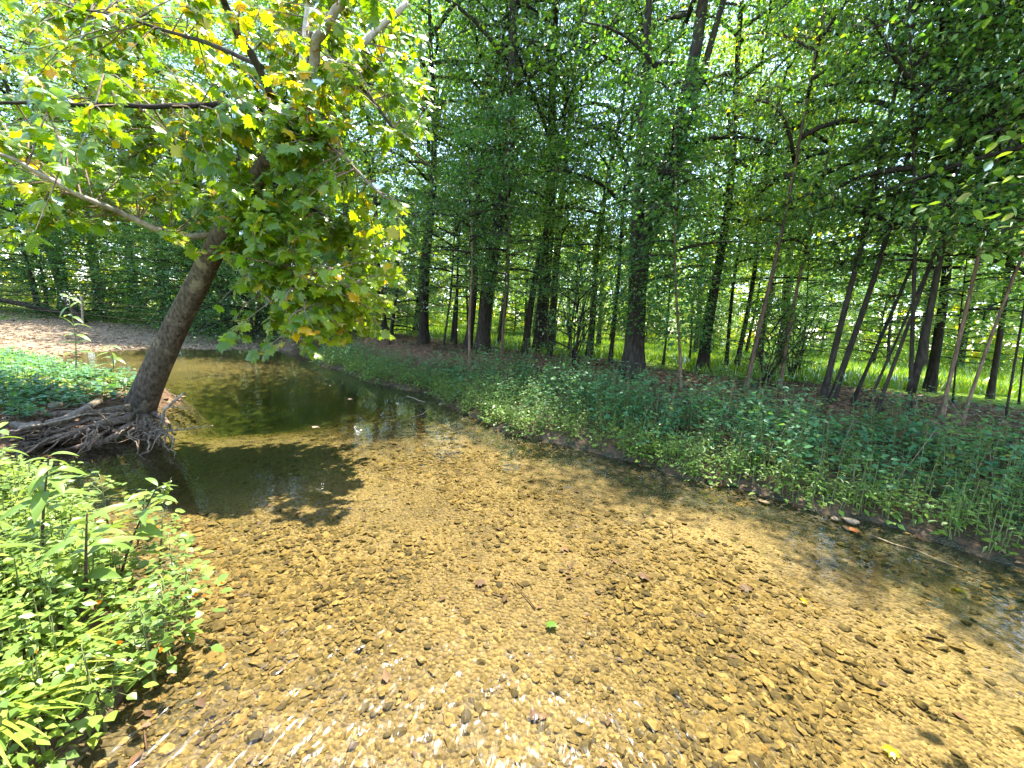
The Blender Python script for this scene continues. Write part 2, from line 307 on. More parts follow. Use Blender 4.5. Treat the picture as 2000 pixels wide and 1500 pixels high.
def side(x, y):       # 1 on the wooded bank, 0 on the camera's left bank and the bar
    return smooth(-1.0, 1.0, x + .62 * y - 1.5 + .035 * np.maximum(y - 6, 0) ** 1.0)
def height(x, y, sd=None):
    x = np.asarray(x, float); y = np.asarray(y, float)
    if sd is None: sd = sdist(x, y)
    r = side(x, y); bz = bar_zone(x, y)
    near = smooth(-1.5, 1.0, x)
    e0 = .7 + 1.5 * near; e1 = e0 + 1.5
    hr = .1 * smooth(0, .25, sd) + .16 * smooth(.2, 2.2, sd) + .5 * smooth(e0, e1, sd) * 1.0
    hl = .24 * smooth(0, .3, sd) + .16 * smooth(.3, 1.6, sd) + .3 * smooth(4, 14, sd)
    hb = .055 * np.minimum(sd, 5) + .05 * np.clip(sd - 5, 0, 10) + .02 * smooth(0, .3, sd)
    out = hr * r + (1 - r) * (hb * bz + hl * (1 - bz))
    out = out + (fbm(x * .5, y * .5, 3) - .5) * .16 * smooth(.2, 2.5, sd) + (fbm(x * 3, y * 3, 8) - .5) * .05 * smooth(0, .4, sd)
    s = smooth(0, .7, -sd)
    pool = np.exp(-(((x + 5.6) / 2.6) ** 2 + ((y - 8.0) / 2.1) ** 2)) * .75 + np.exp(-(((x + 3.9) / 1.1) ** 2 + ((y - 4.1) / .9) ** 2)) * .35
    inn = -(.03 * smooth(0, .08, -sd) + s * (.07 + pool) + (fbm(x * 1.1, y * 1.1, 5) - .5) * .06 * s + (fbm(x * 6, y * 6, 6) - .5) * .025 * s)
    return np.where(sd > 0, out, inn)
def gh(x, y): return float(height(np.array([x]), np.array([y]))[0])
def hit(px, py, z=.6):
    for _ in range(14): p = at(px, py, z); z = .5 * z + .5 * gh(p[0], p[1])
    p = at(px, py, z); return np.array([p[0], p[1], gh(p[0], p[1])])

def stretch(n, c, dens, far):
    u = np.linspace(-1, 1, n); k = math.asinh(far / dens); return c + dens * np.sinh(k * u)
gx = stretch(400, -1.5, 4.5, 900); gy = stretch(400, 5.0, 4.0, 900)
X, Y = np.meshgrid(gx, gy); SDg = sdist(X.ravel(), Y.ravel()).reshape(X.shape); Z = height(X, Y, SDg)
GV = np.stack([X, Y, Z], -1).reshape(-1, 3); nx = len(gx)
ii, jj = np.meshgrid(np.arange(nx - 1), np.arange(len(gy) - 1)); q0 = (jj * nx + ii).ravel()
Q = np.stack([q0, q0 + 1, q0 + nx + 1, q0 + nx], 1)
sdq = SDg.ravel()[Q].mean(1); cxq = X.ravel()[Q].mean(1); cyq = Y.ravel()[Q].mean(1)
isbed = sdq < .02; isbar = (~isbed) & (bar_zone(cxq, cyq) > .5) & (side(cxq, cyq) < .5) & (sdq < 9)
def sub(name, sel, m, attrs):
    q = Q[sel]; u, inv = np.unique(q, return_inverse=True); me = mk_mesh(name, GV[u], inv.reshape(q.shape), (m,), smooth_shade=True)
    for k, f in attrs.items():
        a = me.attributes.new(k, 'FLOAT', 'POINT'); a.data.foreach_set('value', np.ascontiguousarray(f(GV[u][:, 0], GV[u][:, 1], SDg.ravel()[u]), np.float32))
    return tag(link(name, me), kind='structure')
def f_grass(x, y, s):
    far = smooth(4.6, 7.5, s) * side(x, y)
    return np.clip(far + (1 - side(x, y)) * smooth(.35, .8, s) * .6, 0, 1)
def f_litter(x, y, s): return np.clip(smooth(1.2, 2.0, s) * side(x, y) + (1 - side(x, y)) * .4, 0, 1)
def f_sand(x, y, s): return np.clip(np.exp(-((x + .9 * y - 5.3) / .9) ** 2) * smooth(-.2, -.8, s) * 1.0 + .25 * fbm(x * 1.3, y * 1.3, 21), 0, 1)
def f_silt(x, y, s):
    d = -height(x, y, s); return np.clip(smooth(.35, .8, d) * .75 + smooth(-.6, -.1, s) * .35, 0, 1)
ground = sub('ground', ~(isbed | isbar), M_GROUND, {'grass': f_grass, 'litter': f_litter})
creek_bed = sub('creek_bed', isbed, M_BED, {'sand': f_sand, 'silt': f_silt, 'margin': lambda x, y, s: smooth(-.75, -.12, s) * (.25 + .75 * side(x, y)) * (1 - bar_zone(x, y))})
gravel_bar = sub('gravel_bar', isbar, M_BAR, {})
wv = np.array([(x, y, z) for z in (-1.8, 0.0) for y in (-13.0, 18.0) for x in (-15.0, 11.0)])
wq = np.array([(4, 5, 7, 6), (0, 2, 3, 1), (0, 1, 5, 4), (2, 6, 7, 3), (0, 4, 6, 2), (1, 3, 7, 5)])
water = tag(link('water', mk_mesh('water', wv, wq, (M_WATER,), smooth_shade='flat')), kind='structure')

# ------------------------------------------------------------------ stones
PHI = (1 + 5 ** .5) / 2
ICO_V = norm(np.array([(-1, PHI, 0), (1, PHI, 0), (-1, -PHI, 0), (1, -PHI, 0), (0, -1, PHI), (0, 1, PHI), (0, -1, -PHI), (0, 1, -PHI), (PHI, 0, -1), (PHI, 0, 1), (-PHI, 0, -1), (-PHI, 0, 1)], float))
ICO_T = np.array([(0, 11, 5), (0, 5, 1), (0, 1, 7), (0, 7, 10), (0, 10, 11), (1, 5, 9), (5, 11, 4), (11, 10, 2), (10, 7, 6), (7, 1, 8), (3, 9, 4), (3, 4, 2), (3, 2, 6), (3, 6, 8), (3, 8, 9), (4, 9, 5), (2, 4, 11), (6, 2, 10), (8, 6, 7), (9, 8, 1)])
def subdiv(V, T):
    V = [tuple(v) for v in V]; idx = {}; out = []
    def mid(a, b):
        k = (min(a, b), max(a, b))
        if k not in idx: m = norm(np.array(V[a]) + np.array(V[b])); idx[k] = len(V); V.append(tuple(m))
        return idx[k]
    for a, b, c in T:
        x, y, z = mid(a, b), mid(b, c), mid(c, a); out += [(a, x, z), (b, y, x), (c, z, y), (x, y, z)]
    return np.array(V), np.array(out)
ICO2 = subdiv(ICO_V, ICO_T)
rng = np.random.default_rng(5)
def rock_shape(V, rng, j=.22):
    k = rng.normal(size=(7, 3)); k = norm(k); o = V.copy()
    for d in k:                                       # chop flat facets
        h = V @ d; lim = rng.uniform(.4, .8); o = o - np.maximum(o @ d - lim, 0)[:, None] * d
    return o * (1 + rng.uniform(-j, j, (len(V), 1)) * .5)
def stone_cloud(P, size, tint, rng, geo, flat=(1, .72, .42), V0=ICO_V, T0=ICO_T):
    k = rng.integers(0, 8, len(P)); shapes = [rock_shape(V0, rng) for _ in range(8)]
    a = rng.uniform(0, 6.28, len(P)); D = np.stack([np.cos(a), np.sin(a), rng.normal(0, .18, len(P))], 1); Nn = norm(np.stack([rng.normal(0, .2, len(P)), rng.normal(0, .2, len(P)), np.ones(len(P))], 1))
    F = frames(D, Nn); sc = size[:, None] * np.array([flat[1], flat[0], flat[2]]) * rng.uniform(.75, 1.3, (len(P), 3))
    for s in range(8):
        m = k == s; V, T = stamp(shapes[s], T0, P[m], F[m], sc[m]); geo.add(V, T, 0, np.repeat(tint[m], len(V0)))
def bed_points(n, rmax, rng, p=1.0):
    r = rmax * rng.random(n) ** p; a = rng.uniform(math.radians(-5), math.radians(185), n)
    x = r * np.cos(a); y = r * np.sin(a) + .2; s = sdist(x, y); m = s < -.02
    sand = f_sand(x, y, s); m &= rng.random(n) > sand * .93
    return x[m], y[m], s[m]
x, y, s = bed_points(210000, 8.5, rng, .85)
cl = fbm(x * .9, y * .9, 33); keep = rng.random(len(x)) < smooth(.2, .55, cl) * .85 + .2
x, y, s = x[keep], y[keep], s[keep]
if len(x) > 92000: x, y, s = x[:92000], y[:92000], s[:92000]
dist = np.hypot(x, y)
size = np.exp(rng.normal(math.log(.0098), .46, len(x))) * (1 + .06 * dist); size = np.clip(size * (.7 + .9 * smooth(.45, .7, fbm(x * .8 + 9, y * .8, 131))), .006, .05)
z = height(x, y, s) + size * .12
tint = np.clip(rng.normal(.58, .18, len(x)) - (size > .02) * .1, 0, 1)
OCT_V = np.array([(1, 0, 0), (0, 1, 0), (-1, 0, 0), (0, -1, 0), (.25, .2, .9), (-.2, -.15, -.9)], float); OCT_T = np.array([(0, 1, 4), (1, 2, 4), (2, 3, 4), (3, 0, 4), (1, 0, 5), (2, 1, 5), (3, 2, 5), (0, 3, 5)])
PZ = np.stack([x, y, z], 1); o_ = np.argsort(-size / (.6 + dist)); hi, lo = o_[:19000], o_[19000:]
g = Geo(); stone_cloud(PZ[hi], size[hi], tint[hi], rng, g); stone_cloud(PZ[lo], size[lo] * 1.15, tint[lo], rng, g, V0=OCT_V, T0=OCT_T)
pb = tag(link('pebbles', g.mesh('pebbles', (M_STONE,), 'flat'), creek_bed), kind='stuff')
# the stones that show largest, one by one
x, y, s = bed_points(9000, 4.6, rng, .8)
y = y; P = np.stack([x, y, height(x, y, s)], 1); uv = pix(P)
ok = (uv[:, 0] > 0) & (uv[:, 0] < 2000) & (uv[:, 1] > 300) & (uv[:, 1] < 1500) & (uv[:, 2] > 0); P = P[ok]; uv = uv[ok]
big = np.clip(np.exp(rng.normal(math.log(.021), .3, len(P))), .013, .042); show = big / uv[:, 2]; order = np.argsort(-show * rng.uniform(.5, 1, len(P)))[:300]
shapes = []
for k in range(14):
    gv = rock_shape(ICO2[0], rng, .05) * np.array([.72, 1, .4]) * rng.uniform(.8, 1.2, 3)
    shapes.append(mk_mesh('stone', gv, ICO2[1], (M_STONE,), tint=np.full(len(gv), [.1, .25, .35, .5, .62, .72, .2, .8, .3, .45, .95, .15, .55, .4][k]), smooth_shade='flat'))
for n_, i in enumerate(order):
    o = link('stone', shapes[n_ % 14], creek_bed, P[i] + [0, 0, big[i] * .1]); o.scale = [float(big[i])] * 3; o.rotation_euler = (rng.normal(0, .15), rng.normal(0, .15), rng.uniform(0, 6.28))
# gravel bar pebbles
x = rng.uniform(-26, -7, 17000); y = rng.uniform(8, 20, 17000); s = sdist(x, y); m = (s > -.3) & (bar_zone(x, y) > .5) & (side(x, y) < .5)
x, y, s = x[m], y[m], s[m]; size = np.clip(np.exp(rng.normal(math.log(.04), .4, len(x))), .02, .12)
g = Geo(); stone_cloud(np.stack([x, y, height(x, y, s) + size * .1], 1), size, np.clip(rng.normal(.6, .22, len(x)), 0, 1), rng, g)
tag(link('gravel', g.mesh('gravel', (M_DSTONE,), True), gravel_bar), kind='stuff')

# ------------------------------------------------------------------ tree crowns (shared by copies)
def make_crown(name, seed, H, z0, R, nl, ncl, per, leaf, lm, spray=(.3, .1), up=.3, bark=M_BARK, top=1.0, r_limb=.02, hue=.42, tmpl=LEAF_S):
    rng = np.random.default_rng(seed); g = Geo(); C = []
    for i in range(nl):
        t = (i + rng.random()) / nl; h = z0 + (H * top - z0) * t; az = i * 2.4 + rng.normal(0, .4)
        L = R * (.5 + .62 * math.sin(math.pi * min(1, t * .78 + .2))) * rng.uniform(.65, 1.2) * (1 - .45 * t ** 3)
        d = np.array([math.cos(az), math.sin(az), 0.]); ss = np.linspace(0, 1, 6)
        side_ = np.array([-d[1], d[0], 0]) * rng.normal(0, .22)
        rise = up * rng.uniform(.4, 1.5) + .5 * t
        pth = np.array([0, 0, h]) + d * (L * ss)[:, None] + side_ * (L * ss ** 2)[:, None]; pth[:, 2] += L * (rise * ss - .35 * ss ** 2)
        V, T = tube(pth, r_limb * L * (1 - .82 * ss) + .004, 4); g.add(V, T, 0)
        nk = max(3, int(ncl / nl))
        for k in range(nk):
            s = rng.uniform(.25, 1.05) ** .8; b = np.array([np.interp(min(s, 1), ss, pth[:, q]) for q in range(3)])
            off = np.array([-d[1], d[0], 0]) * rng.normal(0, .3) * L * (1.15 - .6 * s) + d * rng.normal(0, .12) * L + np.array([0, 0, rng.normal(-.02, .075) * L])
            c = b + off; C.append(np.append(c, L))
            V, T = tube(np.stack([b, (b + c) / 2 + [0, 0, .05 * L], c]), np.array([.008, .005, .002]) * (.6 + .3 * L), 3, cap=False); g.add(V, T, 0)
    C = np.array(C); n = len(C); k = rng.poisson(per, n); idx = np.repeat(np.arange(n), k); m = len(idx)
    P = C[idx, :3] + np.stack([rng.normal(0, spray[0], m), rng.normal(0, spray[0], m), rng.normal(0, spray[1], m) - .03], 1) * (.6 + .25 * C[idx, 3:4])
    D = np.stack([rng.normal(size=m), rng.normal(size=m), rng.normal(-.35, .4, m)], 1) + norm(C[idx, :3] * [1, 1, 0]) * .5
    Nn = np.stack([rng.normal(0, .55, m), rng.normal(0, .55, m), np.ones(m)], 1)
    V, T = stamp(*tmpl, P, frames(D, Nn), leaf * rng.uniform(.65, 1.25, m))
    ct = rng.normal(hue, .18, n)[idx] + rng.normal(0, .12, m); ct = np.where(rng.random(m) < .02, .95, np.clip(ct, 0, .85))
    g.add(V, T, 1, np.repeat(ct, len(tmpl[0]))); return g.mesh(name, (bark, lm))
CR_BIG = [make_crown('big_crown', 11 + i, 17, 5.0, 3.9, 27, 760, 19, .15, M_CAN, (.40, .12)) for i in range(3)]
CR_MID = [make_crown('mid_crown', 31 + i, 11, 3.0, 2.6, 22, 560, 15, .115, M_CAN, (.32, .09)) for i in range(3)]
CR_SAP = [make_crown('sapling_crown', 51 + i, 7.5, 2.3, 1.6, 19, 320, 16, .095, M_UND, (.27, .06), .15) for i in range(3)]
CR_BUSH = [make_crown('bush_crown', 71 + i, 5.5, .25, 2.0, 40, 700, 22, .085, M_UND, (.28, .12), .25) for i in range(2)]
CR_SHRUB = [make_crown('shrub_crown', 81 + i, 2.4, .35, .95, 22, 190, 14, .075, M_UND, (.2, .08), .6) for i in range(2)]
CR_NEAR = [make_crown('near_crown', 91, 8.5, 2.6, 3.0, 30, 560, 12, .11, M_CAN, (.3, .1), .3, hue=.85, tmpl=LEAF_B)]  # hue raised so the leaf colour itself looks sunlit
KIND = {'near': (CR_NEAR, 8.5), 'big': (CR_BIG, 17.0), 'mid': (CR_MID, 11.0), 'sap': (CR_SAP, 7.5), 'bush': (CR_BUSH, 5.5), 'shrub': (CR_SHRUB, 2.4)}
trng = np.random.default_rng(77); ncount = [0]
def trunk_mesh(r, H, sides, rng, wob=.35, stems=None, bark=M_BARK, top=.93):
    n = 18 if sides > 7 else 11
    s = np.linspace(0, 1, n) ** 1.25; z = s * H * top - .25 * (1 - s) * 1.0
    ph = rng.uniform(0, 6.28, 4); env = np.minimum(s * 3, 1) * r * wob
    P = np.stack([env * 1.4 * np.sin(s * 7 + ph[0]), env * 1.4 * np.sin(s * 6 + ph[1]), z], 1); P[:, :2] -= P[0, :2]
    rad = r * ((1 - s) ** .85 * .92 + .06) * (1 + .55 * np.exp(-np.maximum(z, 0) / (1.6 * r + .05)))
    g = Geo(); V, T = tube(P, rad, sides, .09 if sides > 7 else .04, rng); g.add(V, T)
    for (h0, az, tilt, ln, rr) in (stems or []):
        b = np.array([np.interp(h0, z, P[:, k]) for k in range(3)]); ss = np.linspace(0, 1, 9)
        d = np.array([math.cos(az), math.sin(az), 0]); Q_ = b + d * (ln * tilt * ss ** .8)[:, None]; Q_[:, 2] += ln * ss
        V, T = tube(Q_, rr * (1 - .75 * ss), 8, .06, rng); g.add(V, T)
    return g.mesh('trunk', (bark,), True)
def tree(name, label, cat, base, lean, kind, r, H, group=None, yaw=None, sxy=1.0, bark=M_BARK, stems=None, sides=10, variant=None, wob=.35):
    """a tree standing at BASE; LEAN is the direction of its axis"""
    e = empty(name, base, label, cat, group); ncount[0] += 1
    e.rotation_mode = 'QUATERNION'; e.rotation_quaternion = Vector((0, 0, 1)).rotation_difference(Vector([float(c) for c in lean]))
    crowns, H0 = KIND[kind]
    link('trunk', trunk_mesh(r, H, sides, trng, wob, stems, bark), e)
    c = link('crown', crowns[(ncount[0] if variant is None else variant) % len(crowns)], e)
    c.scale = (sxy, sxy, H / H0); c.rotation_euler = (0, 0, float(trng.uniform(0, 6.28)) if yaw is None else yaw)
    return e
def tree_px(label, p0, p1, w, kind, H, bark=M_BARK, sxy=1.0, stems=None, name='forest_tree', cat='tree', dy=0.0, variant=None, wob=.8):
    b = hit(*p0); d = b[1]; t = aty(p1[0], p1[1], d + dy); u = t - b
    ax = (p0[0] - 1000) / FPX
    r = .78 * w / FPX * d / math.sqrt(1 + ax * ax) / 2
    return tree(name, label, cat, b, u / np.linalg.norm(u), kind, r, H, bark=bark, sxy=sxy, stems=stems, sides=12 if r > .09 else 8, variant=variant, wob=wob)

TREES = [
 ('dark trunked tree standing just behind the sycamore foliage at the field edge', (828, 672), (831, 555), 24, 'big', 15, M_BARK, .9, None),
 ('dark trunk standing close against the left of the tallest straight trunk', (913, 680), (922, 590), 19, 'mid', 12, M_BARK, .7, None),
 ('tall straight dark trunk with broad base, thickest of the middle group', (942, 685), (962, 475), 33, 'big', 17, M_BARK, .7, None),
 ('thin dark stem between the sycamore foliage and the middle trunks', (884, 668), (888, 590), 9, 'sap', 7, M_BARK, .9, None),
 ('slim reddish sapling rising from the weeds before the middle trunks', (918, 712), (918, 600), 8, 'sap', 5.6, M_BARK2, .75, None),
 ('pale slim sapling just right of the tallest straight trunk', (980, 712), (987, 545), 8, 'sap', 6.5, M_BARK2, .8, None),
 ('short leaning dark trunk behind the pale slim sapling', (975, 672), (984, 590), 13, 'mid', 10, M_BARK, .8, None),
 ('dark trunk leaning slightly, alone between the middle group and the shrub', (1026, 688), (1046, 560), 18, 'mid', 12, M_BARK, .7, None),
 ('dark trunk half hidden behind the many-stemmed shrub', (1150, 698), (1166, 560), 18, 'mid', 12, M_BARK, .7, None),
 ('slender trunk in the gap before the massive forked tree', (1191, 708), (1209, 520), 11, 'mid', 10, M_BARK, .8, None),
 ('massive dark tree forking above head height, thickest trunk on the bank', (1236, 734), (1270, 500), 50, 'mid', 12.0, M_BARK, .8, [(1.5, 2.6, .10, 7, .17), (2.4, -.4, .16, 6, .12)]),
 ('slim reddish sapling standing in the litter past the massive forked tree', (1331, 750), (1324, 580), 9, 'sap', 6, M_BARK2, .75, None),
 ('sturdy dark trunk leaning away above the low green brush', (1372, 724), (1402, 480), 27, 'big', 14, M_BARK, .6, None),
 ('thinner of two close dark trunks at the field edge', (1418, 722), (1432, 600), 11, 'mid', 10, M_BARK, .75, None),
 ('thicker of two close dark trunks at the field edge', (1436, 724), (1458, 600), 15, 'mid', 11, M_BARK, .8, None),
 ('long slender brown trunk leaning far over, highest visible bare stem', (1457, 760), (1512, 500), 13, 'mid', 9.5, M_BARK2, .5, None),
 ('slender brown trunk beside the brushy thicket, parallel to the long leaner', (1523, 756), (1562, 560), 11, 'sap', 8, M_BARK2, .8, None),
 ('leaning dark trunk, first of the close leaning pair', (1609, 775), (1668, 520), 19, 'mid', 10, M_BARK, .55, None),
 ('leaning dark trunk, second and more tilted of the close leaning pair', (1623, 785), (1716, 490), 19, 'mid', 10.5, M_BARK, .55, None),
 ('strongly tilted slim trunk just past the close leaning pair', (1666, 785), (1742, 600), 12, 'sap', 8, M_BARK, .9, None),
 ('thin tilted trunk crossing low behind its thicker twin', (1692, 795), (1770, 620), 9, 'sap', 7, M_BARK, .8, None),
 ('tilted trunk of medium girth over the sunlit leaf litter', (1712, 806), (1790, 590), 12, 'sap', 8.5, M_BARK, .9, None),
 ('upright trunk with a side stem forking near its foot', (1776, 815), (1779, 600), 14, 'mid', 9.5, M_BARK, .6, [(.35, .15, .22, 3.6, .06)]),
 ('stout dark trunk at the field edge behind the forked foot', (1814, 765), (1838, 600), 30, 'big', 13, M_BARK, .8, None),
 ('brown curved trunk near the end of the bank', (1836, 825), (1880, 620), 14, 'mid', 9, M_BARK2, .55, None),
 ('brown trunk tilting sharply over the shaded grass', (1880, 822), (1945, 640), 12, 'sap', 8, M_BARK2, .95, None),
 ('dark trunk standing alone in the bright grass near the picture edge', (1932, 778), (1952, 640), 20, 'mid', 11, M_BARK, .8, None),
 ('thin stem at the very edge, last of the bank trees', (1963, 820), (1984, 690), 9, 'sap', 7, M_BARK, 1, None),
]
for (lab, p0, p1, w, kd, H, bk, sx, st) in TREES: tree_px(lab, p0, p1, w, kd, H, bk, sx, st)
# near tree whose boughs fill the upper corner
b = np.array([7.1, 3.3, gh(7.1, 3.3)])
tree('overhanging_tree', 'leafy tree outside the edge whose bright boughs fill the upper corner', 'tree', b, norm(np.array([-.05, 0, 1])), 'near', .11, 7.6)
# multi-stemmed shrubs
def shrub(label, base, H, nst, variant, sxy=1.0, group=None):
    e = empty('multi_stem_shrub', base, label, 'shrub', group); rr = np.random.default_rng(int(abs(base[0] * 991)))
    for k in range(nst):
        az = k * 2.4 + rr.normal(0, .3); tl = rr.uniform(.15, .45); ss = np.linspace(0, 1, 8)
        p = np.stack([math.cos(az) * tl * H * ss ** 1.3, math.sin(az) * tl * H * ss ** 1.3, H * rr.uniform(.75, 1) * ss - .05], 1)
        gg = Geo(); gg.add(*tube(p, .016 * (1 - .75 * ss) + .003, 5, .1, rr)); link('stem', gg.mesh('stem', (M_BARK,), True), e)
    c = link('crown', CR_SHRUB[variant % 2], e); c.scale = (sxy, sxy, H / 2.4); c.rotation_euler = (0, 0, float(rr.uniform(0, 6)))
    return e
shrub('many-stemmed shrub with fanning stems on the leaf litter before the middle trunks', hit(1117, 728), 2.6, 9, 0, 1.0)
shrub('twiggy green shrub at the foot of the long leaning trunk', hit(1490, 755), 1.7, 6, 1, .8)
shrub('twiggy shrub between the thicket trunk and the leaning pair', hit(1545, 745), 1.9, 6, 0, .8)
# ivy clothing the lower trunks of two trees
def ivy(e, r, z0, z1, n, seed, lean=0):
    rr = np.random.default_rng(seed); z = rr.uniform(z0, z1, n); cl = np.abs(np.sin(z * 2.3 + rr.uniform(0, 6))) * .5 + .6; a = rr.uniform(0, 6.28, n); rad = (r * 1.05 + np.abs(rr.normal(0, .16, n)) * cl)
    P = np.stack([np.cos(a) * rad, np.sin(a) * rad, z], 1); D = np.stack([np.cos(a) + rr.normal(0, .4, n), np.sin(a) + rr.normal(0, .4, n), rr.normal(-.4, .4, n)], 1)
    V, T = stamp(*LEAF_S, P, frames(D, np.stack([np.cos(a) * .5, np.sin(a) * .5, np.ones(n)], 1) + rr.normal(0, .3, (n, 3))), rr.uniform(.06, .12, n)); g = Geo(); g.add(V, T, 0, np.repeat(np.clip(rr.normal(.35, .15, n), 0, 1), 4)); link('ivy', g.mesh('ivy', (M_UND,)), e)
for o in [o for o in COL.objects if o.name.startswith('forest_tree')]:
    if 'massive' in o['label']: ivy(o, .3, .9, 5.5, 3400, 1)
    elif 'sturdy dark trunk' in o['label']: ivy(o, .2, .5, 4.5, 2200, 2)
    elif 'many-stemmed' in o['label']: ivy(o, .12, .8, 4.5, 1600, 3)
    elif 'tallest' not in o['label'] and 'thickest of the middle' in o['label']: ivy(o, .3, 2.0, 7, 2200, 4)
# understory saplings that hang their sprays between the trunks
for i, (px, py, H, sx, lab) in enumerate([(865, 700, 5.2, 1.1, 'leafy understory sapling in the shade under the sycamore boughs'), (1075, 700, 5.6, 1.2, 'leafy understory sapling behind the many-stemmed shrub'), (1295, 712, 5.8, 1.2, 'leafy understory sapling just behind the massive forked tree'),
        (1345, 706, 5.0, 1.1, 'leafy understory sapling behind the reddish sapling in the litter'), (1488, 722, 5.4, 1.2, 'leafy understory sapling behind the long slender leaner'), (1560, 735, 5.2, 1.2, 'leafy understory sapling behind the brushy thicket'), (1860, 790, 4.6, 1.1, 'leafy understory sapling between the brown curved trunks'), (1990, 790, 5.0, 1.2, 'leafy understory sapling at the picture edge past the lone dark trunk'), (760, 680, 5.0, 1.2, 'leafy understory sapling against the sycamore foliage tips'), (1110, 690, 6.5, 1.2, 'tall understory sapling with layered sprays behind the shrub')]):
    tree_px(lab, (px, py), (px + 12, py - 120), 7, 'sap', H, M_BARK, sx * .85, name='understory_sapling', variant=i)
# trees beyond: in and around the meadow
brng = np.random.default_rng(12); placed = []
def clear(x, y, d): return all((x - a) ** 2 + (y - c) ** 2 > d * d for a, c in placed)
n = 0
while n < 44:
    a = brng.uniform(-.80, 1.02); d = brng.uniform(13.5, 17) if n % 7 == 0 else brng.uniform(20.5, 46); x = d * math.tan(a) * .9; y = d
    if a < -.33 and d < 19: continue
    if sdist(np.array([x]), np.array([y]))[0] < 3.5 or bar_zone(np.array([x]), np.array([y]))[0] > .05 or not clear(x, y, 1.5): continue
    placed.append((x, y)); kd = brng.choice(['big', 'mid', 'big', 'sap']); H = {'big': brng.uniform(14, 19), 'mid': brng.uniform(9, 13), 'sap': brng.uniform(6, 9)}[kd]
    tree('woodland_tree', 'slim dark trunk far back among the trees standing in the bright grass', 'tree', (x, y, gh(x, y)), norm(np.array([brng.normal(0, .06), brng.normal(0, .03), 1])), kd, {'big': .2, 'mid': .13, 'sap': .08}[kd] * brng.uniform(.7, 1.3), H,
         'trees standing back in the grass', sides=7, sxy=brng.uniform(.85, 1.2)); n += 1
# dark wood behind the gravel bar
for i, (x, y, kd, H, sx) in enumerate([(-9.6, 19.2, 'bush', 5, 1.2), (-12.2, 18.6, 'bush', 6, 1.3), (-15.0, 19.4, 'bush', 5.5, 1.3), (-7.3, 17.4, 'bush', 4.5, 1.1), (-18.0, 20.5, 'bush', 5, 1.3), (-21.5, 21, 'bush', 4.5, 1.3), (-25, 21.5, 'bush', 5, 1.4),
                                       (-6.0, 19.5, 'bush', 5.5, 1.0), (-10.8, 22, 'bush', 7, 1.4), (-16.5, 23, 'bush', 7, 1.4), (-23, 25, 'bush', 7, 1.5), (-31, 24, 'bush', 7, 1.5)]):
    tree('bushy_tree', 'dense dark bushy tree low over the bank behind the gravel bar', 'tree', (x, y, gh(x, y) - .1), norm(np.array([brng.normal(0, .08), -.12, 1])), kd, .10, H, 'bushy trees behind the gravel bar', sxy=sx, sides=7)
for i, (x, y, kd, H, r) in enumerate([(-8.2, 20.5, 'big', 16, .25), (-13.5, 21.5, 'big', 18, .3), (-19.5, 22.5, 'big', 17, .28), (-26.5, 24, 'big', 18, .3), (-11, 26, 'big', 18, .3), (-22, 28, 'big', 18, .3), (-16, 19.8, 'mid', 11, .15), (-30, 29, 'big', 18, .3), (-5.5, 17.0, 'mid', 11, .15), (-15, 25, 'big', 18, .3), (-19, 26.5, 'big', 19, .3), (-26, 27.5, 'big', 18, .3), (-28.5, 25.5, 'big', 18, .3), (-24.5, 20.6, 'mid', 10, .13)]):  # some of the rear trees are added to shade the wood in front
    tree('woodland_tree', 'tall tree rising above the bushes behind the gravel bar', 'tree', (x, y, gh(x, y)), norm(np.array([brng.normal(0, .08), brng.normal(0, .04), 1])), kd, r, H, 'tall trees behind the gravel bar', sides=8, sxy=1.1)
# low bushes closing the far side of the meadow
for i in range(20):
    a = -.62 + 1.6 * i / 19 + brng.normal(0, .02); d = brng.uniform(30, 46); x, y = d * math.sin(a) * 1.05, d * math.cos(a)
    if sdist(np.array([x]), np.array([y]))[0] < 6: continue
    tree('meadow_bush', 'rounded bush at the back of the meadow', 'bush', (x, y, gh(x, y) - .1), (0, 0, 1), 'bush', .07, brng.uniform(4, 6.5), 'bushes at the back of the meadow', sxy=brng.uniform(1.1, 1.7), sides=6)
ORD = ['first', 'second', 'third', 'fourth', 'fifth', 'sixth', 'seventh', 'eighth', 'ninth', 'tenth', 'eleventh', 'twelfth', 'thirteenth', 'fourteenth', 'fifteenth', 'sixteenth', 'seventeenth', 'eighteenth', 'nineteenth', 'twentieth', 'twenty-first', 'twenty-second', 'twenty-third', 'twenty-fourth']
def by_place(prefix, text, group):
    os_ = sorted([o for o in COL.objects if o.name.startswith(prefix) and o.get('group') == group], key=lambda o: pix(np.array(o.location))[0, 0])
    for k, o in enumerate(os_): o['label'] = ORD[k] + ' ' + text
by_place('bushy_tree', 'dark bushy tree from the picture edge along the back of the gravel bar', 'bushy trees behind the gravel bar')
by_place('woodland_tree', 'tall tree from the picture edge rising behind the gravel bar bushes', 'tall trees behind the gravel bar')
by_place('meadow_bush', 'rounded bush from the sycamore side along the back of the meadow', 'bushes at the back of the meadow')
